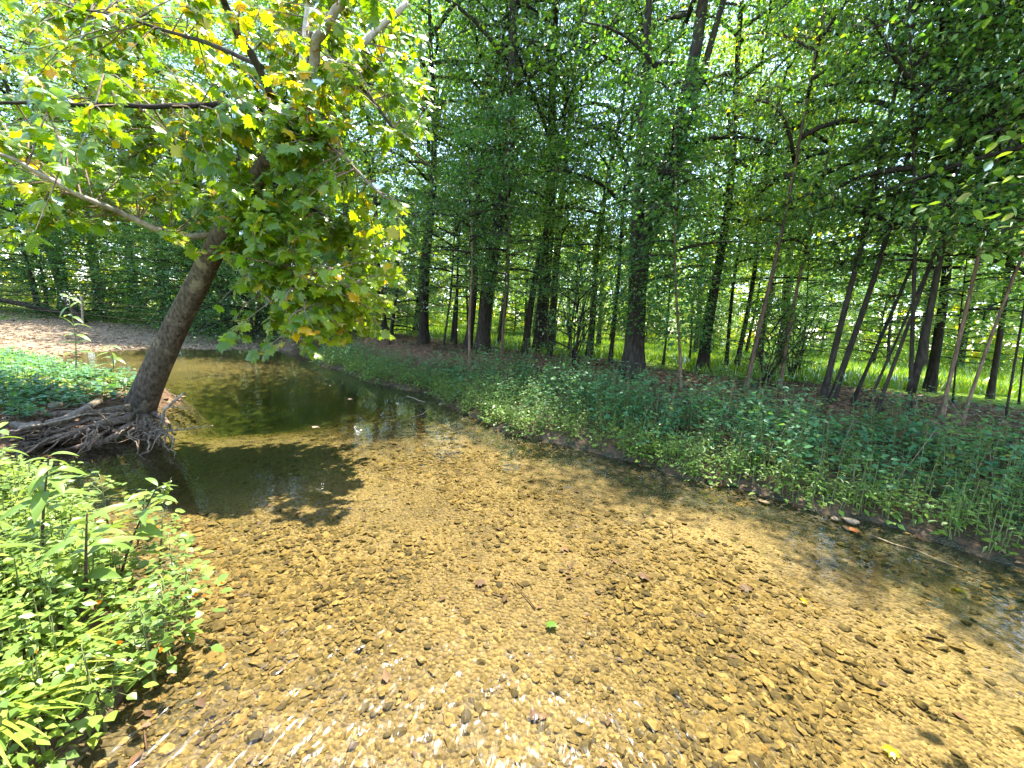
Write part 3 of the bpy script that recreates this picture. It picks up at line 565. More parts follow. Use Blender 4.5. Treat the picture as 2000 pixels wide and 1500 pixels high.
NICK = [(-9999, 'beyond the open end of the gravel bar'), (260, 'beyond the leaning sycamore trunk'), (520, 'beyond the low sycamore boughs'), (700, 'before the sycamore foliage tips'), (828, 'past the trunk behind the sycamore foliage'), (942, 'past the tall straight trunk'), (1026, 'past the lone leaning middle trunk'), (1117, 'past the many-stemmed shrub'), (1191, 'past the slender gap trunk'), (1236, 'past the massive forked tree'), (1331, 'past the reddish litter sapling'), (1372, 'past the sturdy leaning trunk'), (1457, 'past the long slender leaner'), (1523, 'past the brushy thicket'), (1616, 'past the close leaning pair'), (1712, 'past the tilted litter trunks'), (1776, 'past the trunk with forked foot'), (1836, 'past the brown curved trunk'), (1932, 'past the lone edge trunk')]
gaps = {}
for o in [o for o in COL.objects if o.get('group') == 'trees standing back in the grass']:
    p = pix(np.array(o.location))[0]; k = max(i for i, (a, _) in enumerate(NICK) if a <= p[0]); gaps.setdefault(k, []).append((p[2], o))
for k, l in gaps.items():
    for j, (_, o) in enumerate(sorted(l, key=lambda t: t[0])): o['label'] = (ORD[j] + ' nearest ' if j else 'nearest ') + 'tree back in the grass just ' + NICK[k][1]
# far wood
g = Geo(); m = 60000; a = brng.uniform(-1.35, 1.35, m); d = brng.uniform(48, 70, m); top = 9 + 9 * fbm(a * 9 + 20, d * .1, 41); zz = top * brng.random(m) ** 1.3 + .2
P = np.stack([d * np.sin(a), d * np.cos(a), zz + .7], 1); blob = fbm(a * 60, zz * .6, 55); kp = blob > .3; P = P[kp]; m = len(P)
V, T = stamp(*LEAF_S, P, frames(rand_unit(brng, m), rand_unit(brng, m) + [0, 0, .8]), brng.uniform(.5, 1.0, m)); g.add(V, T, 0, np.repeat(np.clip(brng.normal(.7, .18, m), 0, .9), 4))
tag(link('distant_forest', g.mesh('distant_forest', (M_CAN,))), 'far line of green woods beyond the meadow', 'woods', kind='stuff')

# ------------------------------------------------------------------ the leaning sycamore
srng = np.random.default_rng(9)
sb = at(272, 800, .12)
syc_e = empty('sycamore_tree', sb, 'big leaning sycamore with flaking bark and large lobed leaves over the pool', 'tree')
def L_(P): return np.asarray(P) - sb
y0 = sb[1]
tp = [aty(266, 830, y0), aty(282, 775, y0), aty(335, 655, y0 - .1), aty(388, 550, y0 - .2), aty(438, 452, y0 - .35), aty(505, 345, y0 - .5), aty(560, 265, y0 - .6), aty(597, 195, y0 - .6)]
tpath = spline(tp, 30); tt = np.linspace(0, 1, 30)
trad = np.interp(tt, [0, .1, .3, .5, .7, .9, 1], [.30, .19, .142, .124, .104, .088, .084])
g = Geo(); g.add(*tube(L_(tpath), trad, 24, .05, srng)); link('trunk', g.mesh('trunk', (M_SBARK,), True), syc_e)
fork = tpath[-2]
LIMBS = [  # pixel, pixel, depth ... , radii
 ([(560, 262, 5.6), (548, 228, 5.4), (512, 130, 5.0), (470, 50, 4.7), (430, -30, 4.4)], .07, .04, M_BARK),
 ([(595, 200, 5.6), (615, 130, 5.5), (640, 60, 5.4), (705, -20, 5.3)], .10, .05, M_SLIMB),
 ([(597, 195, 5.7), (650, 130, 5.8), (700, 75, 5.9), (785, -15, 6.0)], .09, .045, M_SLIMB),
 ([(590, 215, 5.6), (590, 120, 6.0), (600, 40, 6.4), (620, -50, 6.7)], .08, .04, M_SLIMB),
 ([(552, 240, 5.4), (490, 205, 5.0), (400, 205, 4.6), (300, 208, 4.3), (170, 212, 4.0), (0, 218, 3.7)], .05, .015, M_BARK),
 ([(445, 450, 5.8), (350, 462, 5.3), (250, 420, 4.9), (150, 372, 4.5), (60, 322, 4.2), (-20, 295, 4.0)], .06, .02, M_SLIMB),
 ([(575, 245, 5.6), (620, 275, 5.1), (690, 340, 4.7), (752, 412, 4.5)], .045, .012, M_DRIFT),
 ([(640, 150, 5.6), (700, 165, 5.2), (750, 225, 4.9), (790, 265, 4.8), (835, 295, 4.7)], .035, .01, M_BARK),
 ([(470, 400, 5.7), (520, 430, 5.2), (570, 520, 4.9), (640, 600, 4.7)], .045, .012, M_DRIFT),
 ([(455, 440, 5.7), (480, 520, 5.4), (500, 560, 5.3), (590, 640, 5.0)], .04, .01, M_DRIFT),
 ([(505, 345, 5.6), (450, 300, 6.2), (330, 260, 6.8), (180, 180, 7.2)], .05, .015, M_BARK),
 ([(512, 130, 5.0), (420, 90, 5.4), (280, 50, 5.8), (120, 20, 6.2)], .04, .012, M_BARK),
 ([(505, 345, 5.6), (600, 400, 5.8), (680, 470, 6.0), (740, 560, 6.1)], .045, .012, M_BARK),
]
limb_pts = []
for pts, ra, rb, mt in LIMBS:
    p = spline([aty(*q) for q in pts], 18); p += np.cumsum(srng.normal(0, .018, p.shape), 0) * np.linspace(0, 1, 18)[:, None]
    g = Geo(); g.add(*tube(L_(p), np.linspace(ra * .75, rb * .8, 18), 8, .1, srng)); link('limb', g.mesh('limb', (mt,), True), syc_e)
    limb_pts.append(p[4:])
limb_pts = np.concatenate(limb_pts)
FRONT = (400, 610, 220, 500, 4.3, 5.1, 92)   # sprays hanging before the upper trunk
REG = [FRONT, (560, 700, 130, 260, 4.5, 5.1, 22),  # px0, px1, py0, py1, depth0, depth1, twigs
 (-60, 250, 110, 420, 3.6, 5.2, 48), (0, 300, -40, 200, 4.4, 7.0, 52), (220, 560, -30, 220, 4.4, 7.2, 74), (150, 520, 190, 430, 4.3, 6.6, 66),
 (330, 640, 330, 480, 4.3, 5.6, 44), (480, 780, 400, 580, 4.3, 5.8, 74), (520, 770, 540, 660, 4.4, 5.6, 48), (420, 620, 590, 690, 4.9, 5.6, 14),
 (560, 700, 270, 420, 4.5, 5.6, 26), (400, 600, 240, 440, 4.2, 5.2, 50), (560, 790, 430, 660, 4.2, 5.0, 56), (500, 660, 60, 260, 4.4, 5.2, 30), (440, 560, 430, 560, 4.5, 5.2, 12), (660, 840, 60, 290, 4.4, 5.4, 44), (640, 800, -40, 90, 4.6, 5.8, 12), (0, 110, 400, 480, 3.4, 4.2, 10), (540, 700, -40, 160, 5.0, 6.6, 22), (-80, 120, 250, 380, 4.6, 6.2, 22),
]
LP, LD, LN, LS, LT = [], [], [], [], []; tg = Geo()
for (a0, a1, b0, b1, d0, d1, nt_) in REG:
    for _ in range(int(nt_ * (.62 if a0 > 470 and b0 > 240 else .95))):
        qx, qy = srng.uniform(a0, a1), srng.uniform(b0, b1)         # lower leaves set forward, shaped so that sun reaches them
        dep = np.interp(qy, [-60, 260, 420, 700], [7.2, 6.4, 6.0, 4.1]) + srng.normal(0, .25) - 1.0 * smooth(330, 0, qx) if (a0, b0) != FRONT[:3:2] and srng.random() < .6 else srng.uniform(d0, d1 + .4)
        tgt = aty(qx, qy, float(dep))
        dd = np.linalg.norm(limb_pts - tgt, axis=1); i = np.argsort(dd)[srng.integers(0, 4)]; st = limb_pts[i]
        if dd[i] > 1.1: st = tgt + (st - tgt) / dd[i] * 1.1 if dd[i] > 2.2 else st
        mid = (st + tgt) / 2 + srng.normal(0, .1, 3) + [0, 0, .12]
        p = spline([st, mid, tgt], 9); tg.add(*tube(L_(p), np.linspace(.010, .003, 9), 4, cap=False))
        k = srng.integers(11, 18); s = np.sort(srng.uniform(.25, 1.03, k)); q = np.stack([np.interp(s, np.linspace(0, 1, 9), p[:, c]) for c in range(3)], 1)
        tw = norm(tgt - mid); sidev = norm(np.cross(tw, [0, 0, 1.0])); sg = np.where(np.arange(k) % 2, 1, -1)[:, None]
        D = tw * .5 + sidev * sg * srng.uniform(.4, 1.1, (k, 1)) + srng.normal(0, .35, (k, 3)) + [0, 0, -.45]
        LP.append(q + norm(D) * .05); LD.append(D); LN.append(srng.normal(0, .5, (k, 3)) + [.1, -.55, .85]); LS.append(srng.uniform(.075, .16, k))
        yel = srng.random(k) < (.2 if b1 <= 260 else .04); LT.append(np.where(yel, srng.uniform(.8, 1, k), np.clip(srng.normal(.62 if (a0 > 470 and b0 > 380) else .46, .16, k), 0, .78)))  # lower right sprays tinted yellower and lighter, standing in for direct sun
LP, LD, LN, LS, LT = map(np.concatenate, (LP, LD, LN, LS, LT))
link('twigs', tg.mesh('twigs', (M_ROOT,)), syc_e)['kind'] = 'stuff'
uv = pix(LP); vis = (uv[:, 0] > -10) & (uv[:, 0] < 2010) & (uv[:, 1] > -10); sc = LS / uv[:, 2] * np.where(vis, 1, 0)
# favour the leaves in front: rank by apparent size and nearness
top300 = np.argsort(-sc)[:300]; rest = np.setdiff1d(np.arange(len(LP)), top300)
FR = frames(LD, LN); SYCT = [syc(c) for c in (.05, .2, .38)]
g = Geo()
for k in range(3):
    m = rest[rest % 3 == k]; V, T = stamp(*SYCT[k], L_(LP[m]), FR[m], LS[m]); g.add(V, T, 0, np.repeat(LT[m], len(SYCT[k][0])))
link('foliage', g.mesh('foliage', (M_SYC,)), syc_e)['kind'] = 'stuff'
LV = [mk_mesh('leaf', *SYCT[k % 3], (M_SYC,), tint=np.full(len(SYCT[0][0]), t_)) for k, t_ in enumerate((.2, .35, .45, .52, .62, .7, .86, .93))]
lt_of = np.array([.2, .35, .45, .52, .62, .7, .86, .93])
for i in top300:
    o = link('leaf', LV[int(np.argmin(abs(lt_of - LT[i])))], syc_e)
    mtx = Matrix(FR[i].tolist()).to_4x4(); o.matrix_local = Matrix.Translation(L_(LP[i])) @ mtx @ Matrix.Scale(float(LS[i]), 4)
# roots, washed bare along the bank
def W(px, py, z): return at(px, py, z)
ROOTS = [([(262, 812, .2), (200, 830, .16), (120, 850, .1), (30, 868, .04)], .10, .03), ([(270, 815, .15), (230, 850, .06), (160, 872, 0), (90, 880, -.05)], .08, .02),
 ([(285, 815, .1), (300, 838, .0), (320, 850, -.1)], .09, .03), ([(255, 800, .25), (180, 808, .25), (100, 822, .2)], .09, .03), ([(245, 806, .22), (150, 842, .14), (60, 880, .02), (10, 900, -.05)], .06, .02),
 ([(275, 820, .1), (262, 858, -.02), (250, 875, -.1)], .07, .02), ([(262, 815, .16), (205, 850, .04), (185, 880, -.06)], .055, .015), ([(230, 815, .2), (110, 838, .15), (0, 862, .1)], .05, .02),
 ([(298, 806, .1), (318, 822, .02), (335, 842, -.08)], .06, .02), ([(200, 835, .12), (130, 866, .02), (80, 895, -.08)], .045, .012), ([(150, 845, .1), (60, 872, .03), (0, 888, -.02)], .05, .02), ([(120, 840, .14), (40, 858, .08), (-30, 880, .02)], .06, .03)]
for pts, ra, rb in ROOTS:
    p = spline([W(*q) for q in pts], 14); p += np.cumsum(srng.normal(0, .012, p.shape), 0)
    g = Geo(); g.add(*tube(L_(p), np.linspace(ra * .65, rb * .8, 14), 8, .35, srng)); link('root', g.mesh('root', (M_ROOT,), True), syc_e)
g = Geo()
for _ in range(200):
    st = W(srng.uniform(20, 330), srng.uniform(812, 850), srng.uniform(.04, .2)); st[2] = max(st[2], .03)
    d = norm(np.array([srng.normal(.1, .7), srng.normal(-.5, .5), srng.normal(-.25, .3)])); ln = srng.uniform(.15, .6); ss = np.linspace(0, 1, 7)
    p = st + d * (ln * ss)[:, None] + np.cumsum(srng.normal(0, .025, (7, 3)), 0); g.add(*tube(L_(p), np.linspace(srng.uniform(.005, .016), .002, 7), 4))
link('rootlets', g.mesh('rootlets', (M_ROOT,)), syc_e)['kind'] = 'stuff'

# ------------------------------------------------------------------ driftwood and sticks
def stick(label, pts, ra, rb, m=M_DRIFT, twigs=0, name='stick', cat='stick', group=None):
    p = spline(pts, 14); p += np.cumsum(srng.normal(0, .006, p.shape), 0); b = p[0].copy(); g = Geo(); g.add(*tube(p - b, np.linspace(ra, rb, 14), 7, .15, srng))
    for k in range(twigs):
        i = srng.integers(4, 12); d = norm(srng.normal(size=3) + [0, 0, .4]); q = p[i] + d * np.linspace(0, srng.uniform(.1, .25), 5)[:, None]; g.add(*tube(q - b, np.linspace(ra * .4, .002, 5), 5))
    return tag(link(name, g.mesh(name, (m,), True), loc=b), label, cat, group)
stick('pale crooked stick standing up out of the water beside the roots', [at(312, 848, -.05), aty(322, 805, at(312, 848)[1]), aty(328, 788, at(312, 848)[1]), aty(357, 763, at(312, 848)[1] + .1)], .022, .012, twigs=2)
stick('broken pale stick lying flat on the water below the roots', [at(290, 846, .02), at(345, 842, .02), at(415, 832, .015)], .016, .006, twigs=3)
stick('thick curved grey driftwood limb resting on the bank above the roots', [at(22, 830, .22), at(80, 826, .25), at(140, 808, .3), at(200, 776, .42)], .05, .045, name='driftwood_limb', cat='driftwood')
stick('long thin white stick lying across the roots', [at(38, 836, .27), at(110, 822, .27), at(180, 806, .28), at(255, 803, .26)], .016, .008)
stick('thin bare twig slanting down among the lower roots', [at(192, 828, .22), at(215, 838, .14), at(238, 848, .05)], .012, .006)
stick('short twig poking out below the driftwood at the edge', [at(0, 858, .2), at(20, 845, .25), at(45, 832, .3)], .016, .01)
stick('dark leaning snag on the far bank behind the gravel bar', [np.array([-19.6, 18.2, .5]), np.array([-20.3, 18.3, 1.2]), np.array([-20.6, 18.4, 1.9])], .12, .09, M_BARK, name='snag', cat='snag')
stick('long dark fallen log slanting down behind the gravel bar', [np.array([-29, 18.3, 2.4]), np.array([-25, 18.6, 1.5]), np.array([-20.5, 19.0, .7])], .13, .1, M_BARK, name='fallen_log', cat='log')
stick('sunken pale stick in the shaded water along the weedy bank', [at(1700, 1045, -.03), at(1790, 1072, -.03), at(1880, 1110, -.03)], .01, .006)
stick('pale curved twig at the water edge by the gravel spit', [at(795, 775, .02), at(812, 782, .03), at(830, 786, .02)], .012, .006)
stick('pale twig fragments stranded in the shallows before the gravel spit', [at(805, 815, .01), at(830, 808, .02), at(838, 800, .03)], .01, .004, twigs=4)
# wire fence behind the bar
fe = empty('wire_fence', (-19, 17.6, gh(-19, 17.6)), 'sagging wire fence with thin posts along the back of the gravel bar', 'fence')
fx = [-27.5, -23.5, -19, -14.6]; fb = Vector(fe.location)
for x in fx:
    z0 = gh(x, 17.6); g = Geo(); ss = np.linspace(0, 1, 6); p = np.stack([x + .05 * ss, np.full(6, 17.6), z0 - .2 + 1.5 * ss], 1) - np.array(fb)
    g.add(*tube(p, .045, 7, .12, srng)); link('post', g.mesh('post', (M_DRIFT,), True), fe)
for h in (.55, .85, 1.15):
    pts = []
    for a, b_ in zip(fx[:-1], fx[1:]):
        for s in np.linspace(0, 1, 9)[:-1]: pts.append((a + (b_ - a) * s, 17.55, gh(a, 17.6) * (1 - s) + gh(b_, 17.6) * s + h - .25 * s * (1 - s)))
    g = Geo(); g.add(*tube(np.array(pts) - np.array(fb), .006, 4)); link('wire', g.mesh('wire', (M_DSTONE,)), fe)

# ------------------------------------------------------------------ undergrowth
urng = np.random.default_rng(4)
def herb_geo(rng, P, hts, geo, leaf=.075, nl=22, stem_m=0, leaf_m=1, tmpl=LEAF_B, tint=(.4, .15), spread=.16):
    for b, h in zip(P, hts):
        lean = rng.normal(0, .12, 2); top = b + np.array([lean[0] * h, lean[1] * h, h])
        geo.add(*tube(np.stack([b - [0, 0, .03], (b + top) / 2 + [lean[0] * .1, lean[1] * .1, 0], top]), np.array([.005, .004, .002]), 3, cap=False), stem_m, .4)
        k = max(6, int(nl * rng.uniform(.7, 1.3))); s = rng.uniform(.1, 1.0, k) ** .75; q = b + (top - b) * s[:, None]
        a = rng.uniform(0, 6.28, k); D = np.stack([np.cos(a), np.sin(a), rng.normal(.0, .3, k)], 1); rr = rng.uniform(.02, spread, k) * (1.25 - .8 * s)
        q = q + D * rr[:, None]; N_ = np.stack([rng.normal(0, .35, k), rng.normal(0, .35, k), np.ones(k)], 1)
        V, T = stamp(*tmpl, q, frames(D, N_), leaf * rng.uniform(.6, 1.25, k) * (1.2 - .5 * s)); geo.add(V, T, leaf_m, np.repeat(np.clip(rng.normal(tint[0], tint[1], k), 0, 1), len(tmpl[0])))
def scatter(n, x0, x1, y0, y1, f, rng):
    x = rng.uniform(x0, x1, n); y = rng.uniform(y0, y1, n); s = sdist(x, y); w = f(x, y, s); m = rng.random(n) < w
    x, y, s = x[m], y[m], s[m]; return np.stack([x, y, height(x, y, s)], 1), s
def wooded(x, y, s):
    nr = smooth(-1.5, 1.0, x); lim = 1.0 + 1.7 * nr; return (s > .15) * smooth(lim + .5, lim - .3, s + .9 * (fbm(x * 1.4, y * 1.4, 61) - .5)) * side(x, y) * (.35 + fbm(x * 1.1, y * 1.1, 66))
P, s = scatter(9500, -8, 8.5, 2.0, 14, wooded, urng); sel = (s > .75) | (urng.random(len(s)) < .25); P = P[sel]
g = Geo(); hts = urng.uniform(.24, .8, len(P)) * (.55 + 1.1 * fbm(P[:, 0] * .9, P[:, 1] * .9, 71)); g2 = Geo(); mk_ = fbm(P[:, 0] * 1.0, P[:, 1] * 1.0, 171); cA = mk_ > .52
herb_geo(urng, P[cA], hts[cA] * .85, g, .065, 24, tint=(.62, .2), spread=.12); herb_geo(urng, P[~cA], hts[~cA], g, .09, 18, tint=(.32, .2), spread=.2)
for _ in range(150):
    b = P[urng.integers(0, len(P))]; h = urng.uniform(.25, .8); t_ = b + [urng.normal(0, .2) * h, urng.normal(0, .2) * h, h]; g.add(*tube(np.stack([b, (b + t_) / 2 + urng.normal(0, .03, 3), t_]), np.array([.005, .004, .002]), 3, cap=False), 2, .5)
tag(link('undergrowth', g.mesh('undergrowth', (M_STEM, M_HERB, M_DRIFT))), 'mass of blue-green broad-leaved weeds along the wooded bank', 'undergrowth', kind='stuff')
LANCE_S = (np.array([[0, 0, 0], [-.11, .4, .1], [.11, .4, .1], [0, .45, .06], [0, 1, -.16]]), np.array([[0, 3, 1], [0, 2, 3], [1, 3, 4], [3, 2, 4]]))
LEAF_M = (np.array([[0, 0, 0], [-.3, .42, .06], [.3, .42, .06], [0, .45, 0], [0, 1, -.12]]), np.array([[0, 3, 1], [0, 2, 3], [1, 3, 4], [3, 2, 4]]))
P, s = scatter(22000, -9, 8.5, 1.2, 14.5, lambda x, y, s: (s > .03) * smooth(1.7, .5, s) * side(x, y) * (.25 + 1.0 * fbm(x * 1.6, y * 1.6, 91)), urng); P = P[:4600]
g = Geo(); herb_geo(urng, P, urng.uniform(.16, .5, len(P)), g, .085, 15, tmpl=LANCE_S, tint=(.45, .2), spread=.1)
tag(link('streamside_grass', g.mesh('streamside_grass', (M_STEM, M_LUSH))), 'yellow-green narrow-leaved growth trailing down to the water on the wooded bank', 'ground cover', kind='stuff')
P, s = scatter(16000, -9, 8.5, 1.2, 14.5, lambda x, y, s: (s > -.02) * (s < .45) * side(x, y) * (.15 + 1.1 * fbm(x * 1.3 + 3, y * 1.3, 97)), urng); P = P[:1500]; P[:, 2] = np.maximum(P[:, 2], 0)
g = Geo(); herb_geo(urng, P, urng.uniform(.1, .3, len(P)), g, .075, 16, tmpl=LEAF_M, tint=(.5, .22), spread=.16)
tag(link('trailing_plants', g.mesh('trailing_plants', (M_STEM, M_LUSH))), 'light green plants trailing over the waterline of the wooded bank', 'ground cover', kind='stuff')
# low cover on the left bank behind the foreground weeds
P, s = scatter(5200, -14, -4.8, 3.4, 10, lambda x, y, s: (s > .3) * (1 - side(x, y)) * (1 - bar_zone(x, y)) * .8, urng); P = P[:1500]
g = Geo(); herb_geo(urng, P, urng.uniform(.08, .24, len(P)), g, .085, 13, tint=(.4, .2)); tag(link('bank_weeds', g.mesh('bank_weeds', (M_STEM, M_HERB))), 'low green weeds covering the bank behind the sycamore roots', 'ground cover', kind='stuff')
# brush on the terrace
P, s = scatter(900, -4, 14, 6, 17, lambda x, y, s: (s > 3.4) * (s < 8) * side(x, y) * smooth(.5, .7, fbm(x * .7, y * .7, 95)), urng)
g = Geo(); herb_geo(urng, P, urng.uniform(.1, .35, len(P)), g, .075, 14, tint=(.5, .2)); tag(link('terrace_weeds', g.mesh('terrace_weeds', (M_STEM, M_HERB))), 'patchy green seedlings on the shaded terrace under the trees', 'ground cover', kind='stuff')
# meadow grass
n = 70000; a = urng.uniform(-.75, 1.1, n); d = 9 + 36 * urng.random(n) ** 1.5; x = d * np.tan(a) * .85; y = d; s = sdist(x, y); gq = f_grass(x, y, s) * side(x, y) * smooth(.3, .55, fbm(x * .5, y * .5, 17) + .12 * smooth(10, 20, d)); m = (urng.random(n) < gq) & (s > 4.2)
x, y = x[m], y[m]; P = np.stack([x, y, height(x, y)], 1); k = len(P); D = np.stack([urng.normal(0, .35, k), urng.normal(0, .35, k), np.ones(k)], 1)
BL = (np.array([[-.06, 0, 0], [.06, 0, 0], [0, 1, .12]]), np.array([[0, 1, 2]])); sc_ = urng.uniform(.1, .28, k) * (1 + .01 * y); V, T = stamp(*BL, P, frames(D, rand_unit(urng, k)), np.stack([sc_ * 1.6, sc_, sc_], 1))
g = Geo(); g.add(V, T, 0, np.repeat(np.clip(urng.normal(.55, .22, k), 0, 1), 3)); tag(link('meadow_grass', g.mesh('meadow_grass', (M_GRASS,))), 'bright sunlit meadow grass beyond the trees', 'grass', kind='stuff')
# leaf litter
P, s = scatter(26000, -7, 12, 2.5, 15, lambda x, y, s: (s > .02) * side(x, y) * (smooth(1.5, 2.4, s) * smooth(7.5, 5, s) + .25 * smooth(.5, .1, s)), urng); k = len(P)
a = urng.uniform(0, 6.28, k); D = np.stack([np.cos(a), np.sin(a), urng.normal(0, .25, k)], 1); Nn = np.stack([urng.normal(0, .35, k), urng.normal(0, .35, k), np.ones(k)], 1)
V, T = stamp(*LEAF_S, P + [0, 0, .012], frames(D, Nn), urng.uniform(.05, .12, k) * np.ones(k)); V = V
g = Geo(); g.add(V, T, 0, np.repeat(urng.random(k), 4)); tag(link('leaf_litter', g.mesh('leaf_litter', (M_DRY,))), 'brown fallen leaves littering the bank slope under the trees', 'leaf litter', kind='stuff')
P, s = scatter(9000, -9, -4.6, 3.4, 7.2, lambda x, y, s: (s > .0) * (1 - side(x, y)) * .35 * smooth(1.6, .5, s), urng); k = len(P)
a = urng.uniform(0, 6.28, k); V, T = stamp(*LEAF_S, P + [0, 0, .02], frames(np.stack([np.cos(a), np.sin(a), urng.normal(0, .3, k)], 1), np.stack([urng.normal(0, .4, k), urng.normal(0, .4, k), np.ones(k)], 1)), urng.uniform(.05, .13, k))
g = Geo(); g.add(V, T, 0, np.repeat(urng.random(k), 4)); tag(link('root_bank_litter', g.mesh('root_bank_litter', (M_DRY,))), 'dry leaves caught on the bank around the sycamore roots', 'leaf litter', kind='stuff')
x, y, s = bed_points(60000, 9, urng, .8); kp = urng.random(len(x)) < .012 + .05 * smooth(-.5, -.05, s) * (fbm(x * 2, y * 2, 77) > .5); x, y, s = x[kp][:420], y[kp][:420], s[kp][:420]; k = len(x)
a = urng.uniform(0, 6.28, k); P = np.stack([x, y, height(x, y, s) + .012], 1); V, T = stamp(*LEAF_S, P, frames(np.stack([np.cos(a), np.sin(a), urng.normal(0, .15, k)], 1), np.stack([urng.normal(0, .2, k), urng.normal(0, .2, k), np.ones(k)], 1)), urng.uniform(.03, .075, k))
g = Geo(); g.add(V, T, 0, np.repeat(urng.uniform(0, .6, k), 4))
for _ in range(60):
    i = urng.integers(0, k); d = norm(np.array([urng.normal(), urng.normal(), .05])); q = P[i] + d * np.linspace(0, urng.uniform(.06, .3), 5)[:, None] + np.cumsum(urng.normal(0, .006, (5, 3)), 0); g.add(*tube(q, np.linspace(.005, .002, 5), 4), 0, .35)
tag(link('sunken_debris', g.mesh('sunken_debris', (M_DRY,)), creek_bed), kind='stuff')
# single herbs standing above the mass on the wooded bank
LEAFV = {}
def herb(label, base, h, group=None, leaf=.085, nl=24, mats=(M_STEM, M_HERB), tint=(.45, .15), name='weed_plant', spread=.17, tmpl=LEAF_B):
    e = empty(name, base, label, 'plant', group); rr = np.random.default_rng(int(abs(base[0] * 7919 + base[1] * 104729)) % 99991)
    gs, gl = Geo(), Geo(); lean = rr.normal(0, .1, 2); top = np.array([lean[0] * h, lean[1] * h, h]); gs.add(*tube(np.stack([[0, 0, -.04], top * .5 + [lean[0] * .05, 0, 0], top]), np.array([.007, .005, .002]), 5))
    k = nl; s = np.linspace(.22, 1, k) ** .8; a = np.arange(k) * 2.6 + rr.normal(0, .3, k); D = np.stack([np.cos(a), np.sin(a), rr.normal(-.05, .25, k)], 1); rad = spread * (1.15 - .85 * s) * rr.uniform(.4, 1, k)
    q = top * s[:, None] + D * rad[:, None]; FF = frames(D, np.stack([rr.normal(0, .3, k), rr.normal(0, .3, k), np.ones(k)], 1)); sz = leaf * rr.uniform(.7, 1.2, k) * (1.25 - .6 * s)
    key = (mats[1].name, len(tmpl[0]), round(tint[0], 2))
    if key not in LEAFV: LEAFV[key] = [mk_mesh('leaf', tmpl[0] * np.array([1, 1, z_]), tmpl[1], (mats[1],), tint=np.full(len(tmpl[0]), min(1, max(0, tint[0] + t_)))) for t_, z_ in ((-.2, 1), (-.08, 1.8), (.04, .6), (.16, 1.4), (.32, 1))]
    for i in range(k):
        o = link('leaf', LEAFV[key][rr.integers(0, 5)], e); o.matrix_local = Matrix.Translation(q[i]) @ Matrix(FF[i].tolist()).to_4x4() @ Matrix.Scale(float(sz[i]), 4)
    for i in range(0, k, 2): gs.add(*tube(np.stack([top * s[i], q[i]]), np.array([.0025, .0015]), 3, cap=False))
    link('stem', gs.mesh('stem', (mats[0],), True), e); return e
for i, (px, py, h) in enumerate([(1560, 800, .5), (1700, 835, .45), (1470, 790, .5), (1385, 800, .45), (1640, 850, .5), (1760, 850, .5), (1250, 785, .5), (1330, 800, .5), (1160, 770, .5), (1060, 760, .5), (1520, 830, .5), (1420, 830, .5), (1590, 860, .55), (1830, 890, .5), (1120, 790, .5), (1000, 745, .45)]):
    b = hit(px, py + 25); herb('leafy weed standing clear of the mass along the wooded bank', b, h, 'weeds standing on the wooded bank', .095, 26)
herb('tall spindly feathery weed near the edge above the weedy bank', hit(1935, 930), .85, None, .06, 46, (M_STEM, M_LUSH), name='tall_weed', tmpl=LANCE_S)

by_place('weed_plant', 'leafy weed from the sycamore end standing clear on the wooded bank', 'weeds standing on the wooded bank')
# ------------------------------------------------------------------ left bank foreground plants
frng = np.random.default_rng(21)
def left(x, y, s): return (s > .03) * (1 - side(x, y)) * smooth(3.6, 2.8, y) * 1.0
P, s = scatter(9000, -5.2, -1.5, .1, 3.8, left, frng); P = P[:2400]; s = s[:2400]
g = Geo(); hh = frng.uniform(.12, .42, len(P)) * np.clip(.45 + .9 * s[:len(P)], .4, 1.0); herb_geo(frng, P, hh, g, .055, 22, tint=(.55, .2), spread=.13, tmpl=LEAF_M)
tag(link('bank_greenery', g.mesh('bank_greenery', (M_STEM, M_WEED))), 'tangle of small bright leaves on the near bank', 'ground cover', kind='stuff')
LN_BIG = [mk_mesh('leaf', *lance(w, d, 7), (M_WEED,), tint=np.full(21, t_), smooth_shade=True) for w, d, t_ in ((.15, .3, .35), (.17, .5, .5), (.14, .15, .6), (.16, .75, .42))]
def ironweed(label, base, h, nl, lean, size=.17):
    e = empty('broad_leaf_weed', base, label, 'plant'); top = np.array([lean[0], lean[1], h]); ss = np.linspace(0, 1, 9)
    p = top * ss[:, None] + np.stack([0 * ss, 0 * ss, 0 * ss], 1); p[:, :2] *= (ss ** 1.4 / np.maximum(ss, 1e-6))[:, None]; p[0] = (0, 0, -.05)
    g = Geo(); g.add(*tube(p, np.linspace(.008, .003, 9), 6)); link('stem', g.mesh('stem', (M_PSTEM,), True), e)
    for k in range(nl):
        s = .32 + .68 * (k / (nl - 1)) ** .8; q = np.array([np.interp(s, ss, p[:, c]) for c in range(3)]); a = k * 2.4 + frng.normal(0, .3)
        D = np.array([[math.cos(a), math.sin(a), .25 + frng.normal(0, .25)]]); F = frames(D, np.array([[frng.normal(0, .25), frng.normal(0, .25), 1.0]]))[0]
        o = link('leaf', LN_BIG[frng.integers(0, 4)], e); o.matrix_local = Matrix.Translation(q) @ Matrix(F.tolist()).to_4x4() @ Matrix.Scale(float(size * frng.uniform(.75, 1.15) * (1.15 - .65 * max(0, s - .6) / .4 * .6)), 4)
    return e
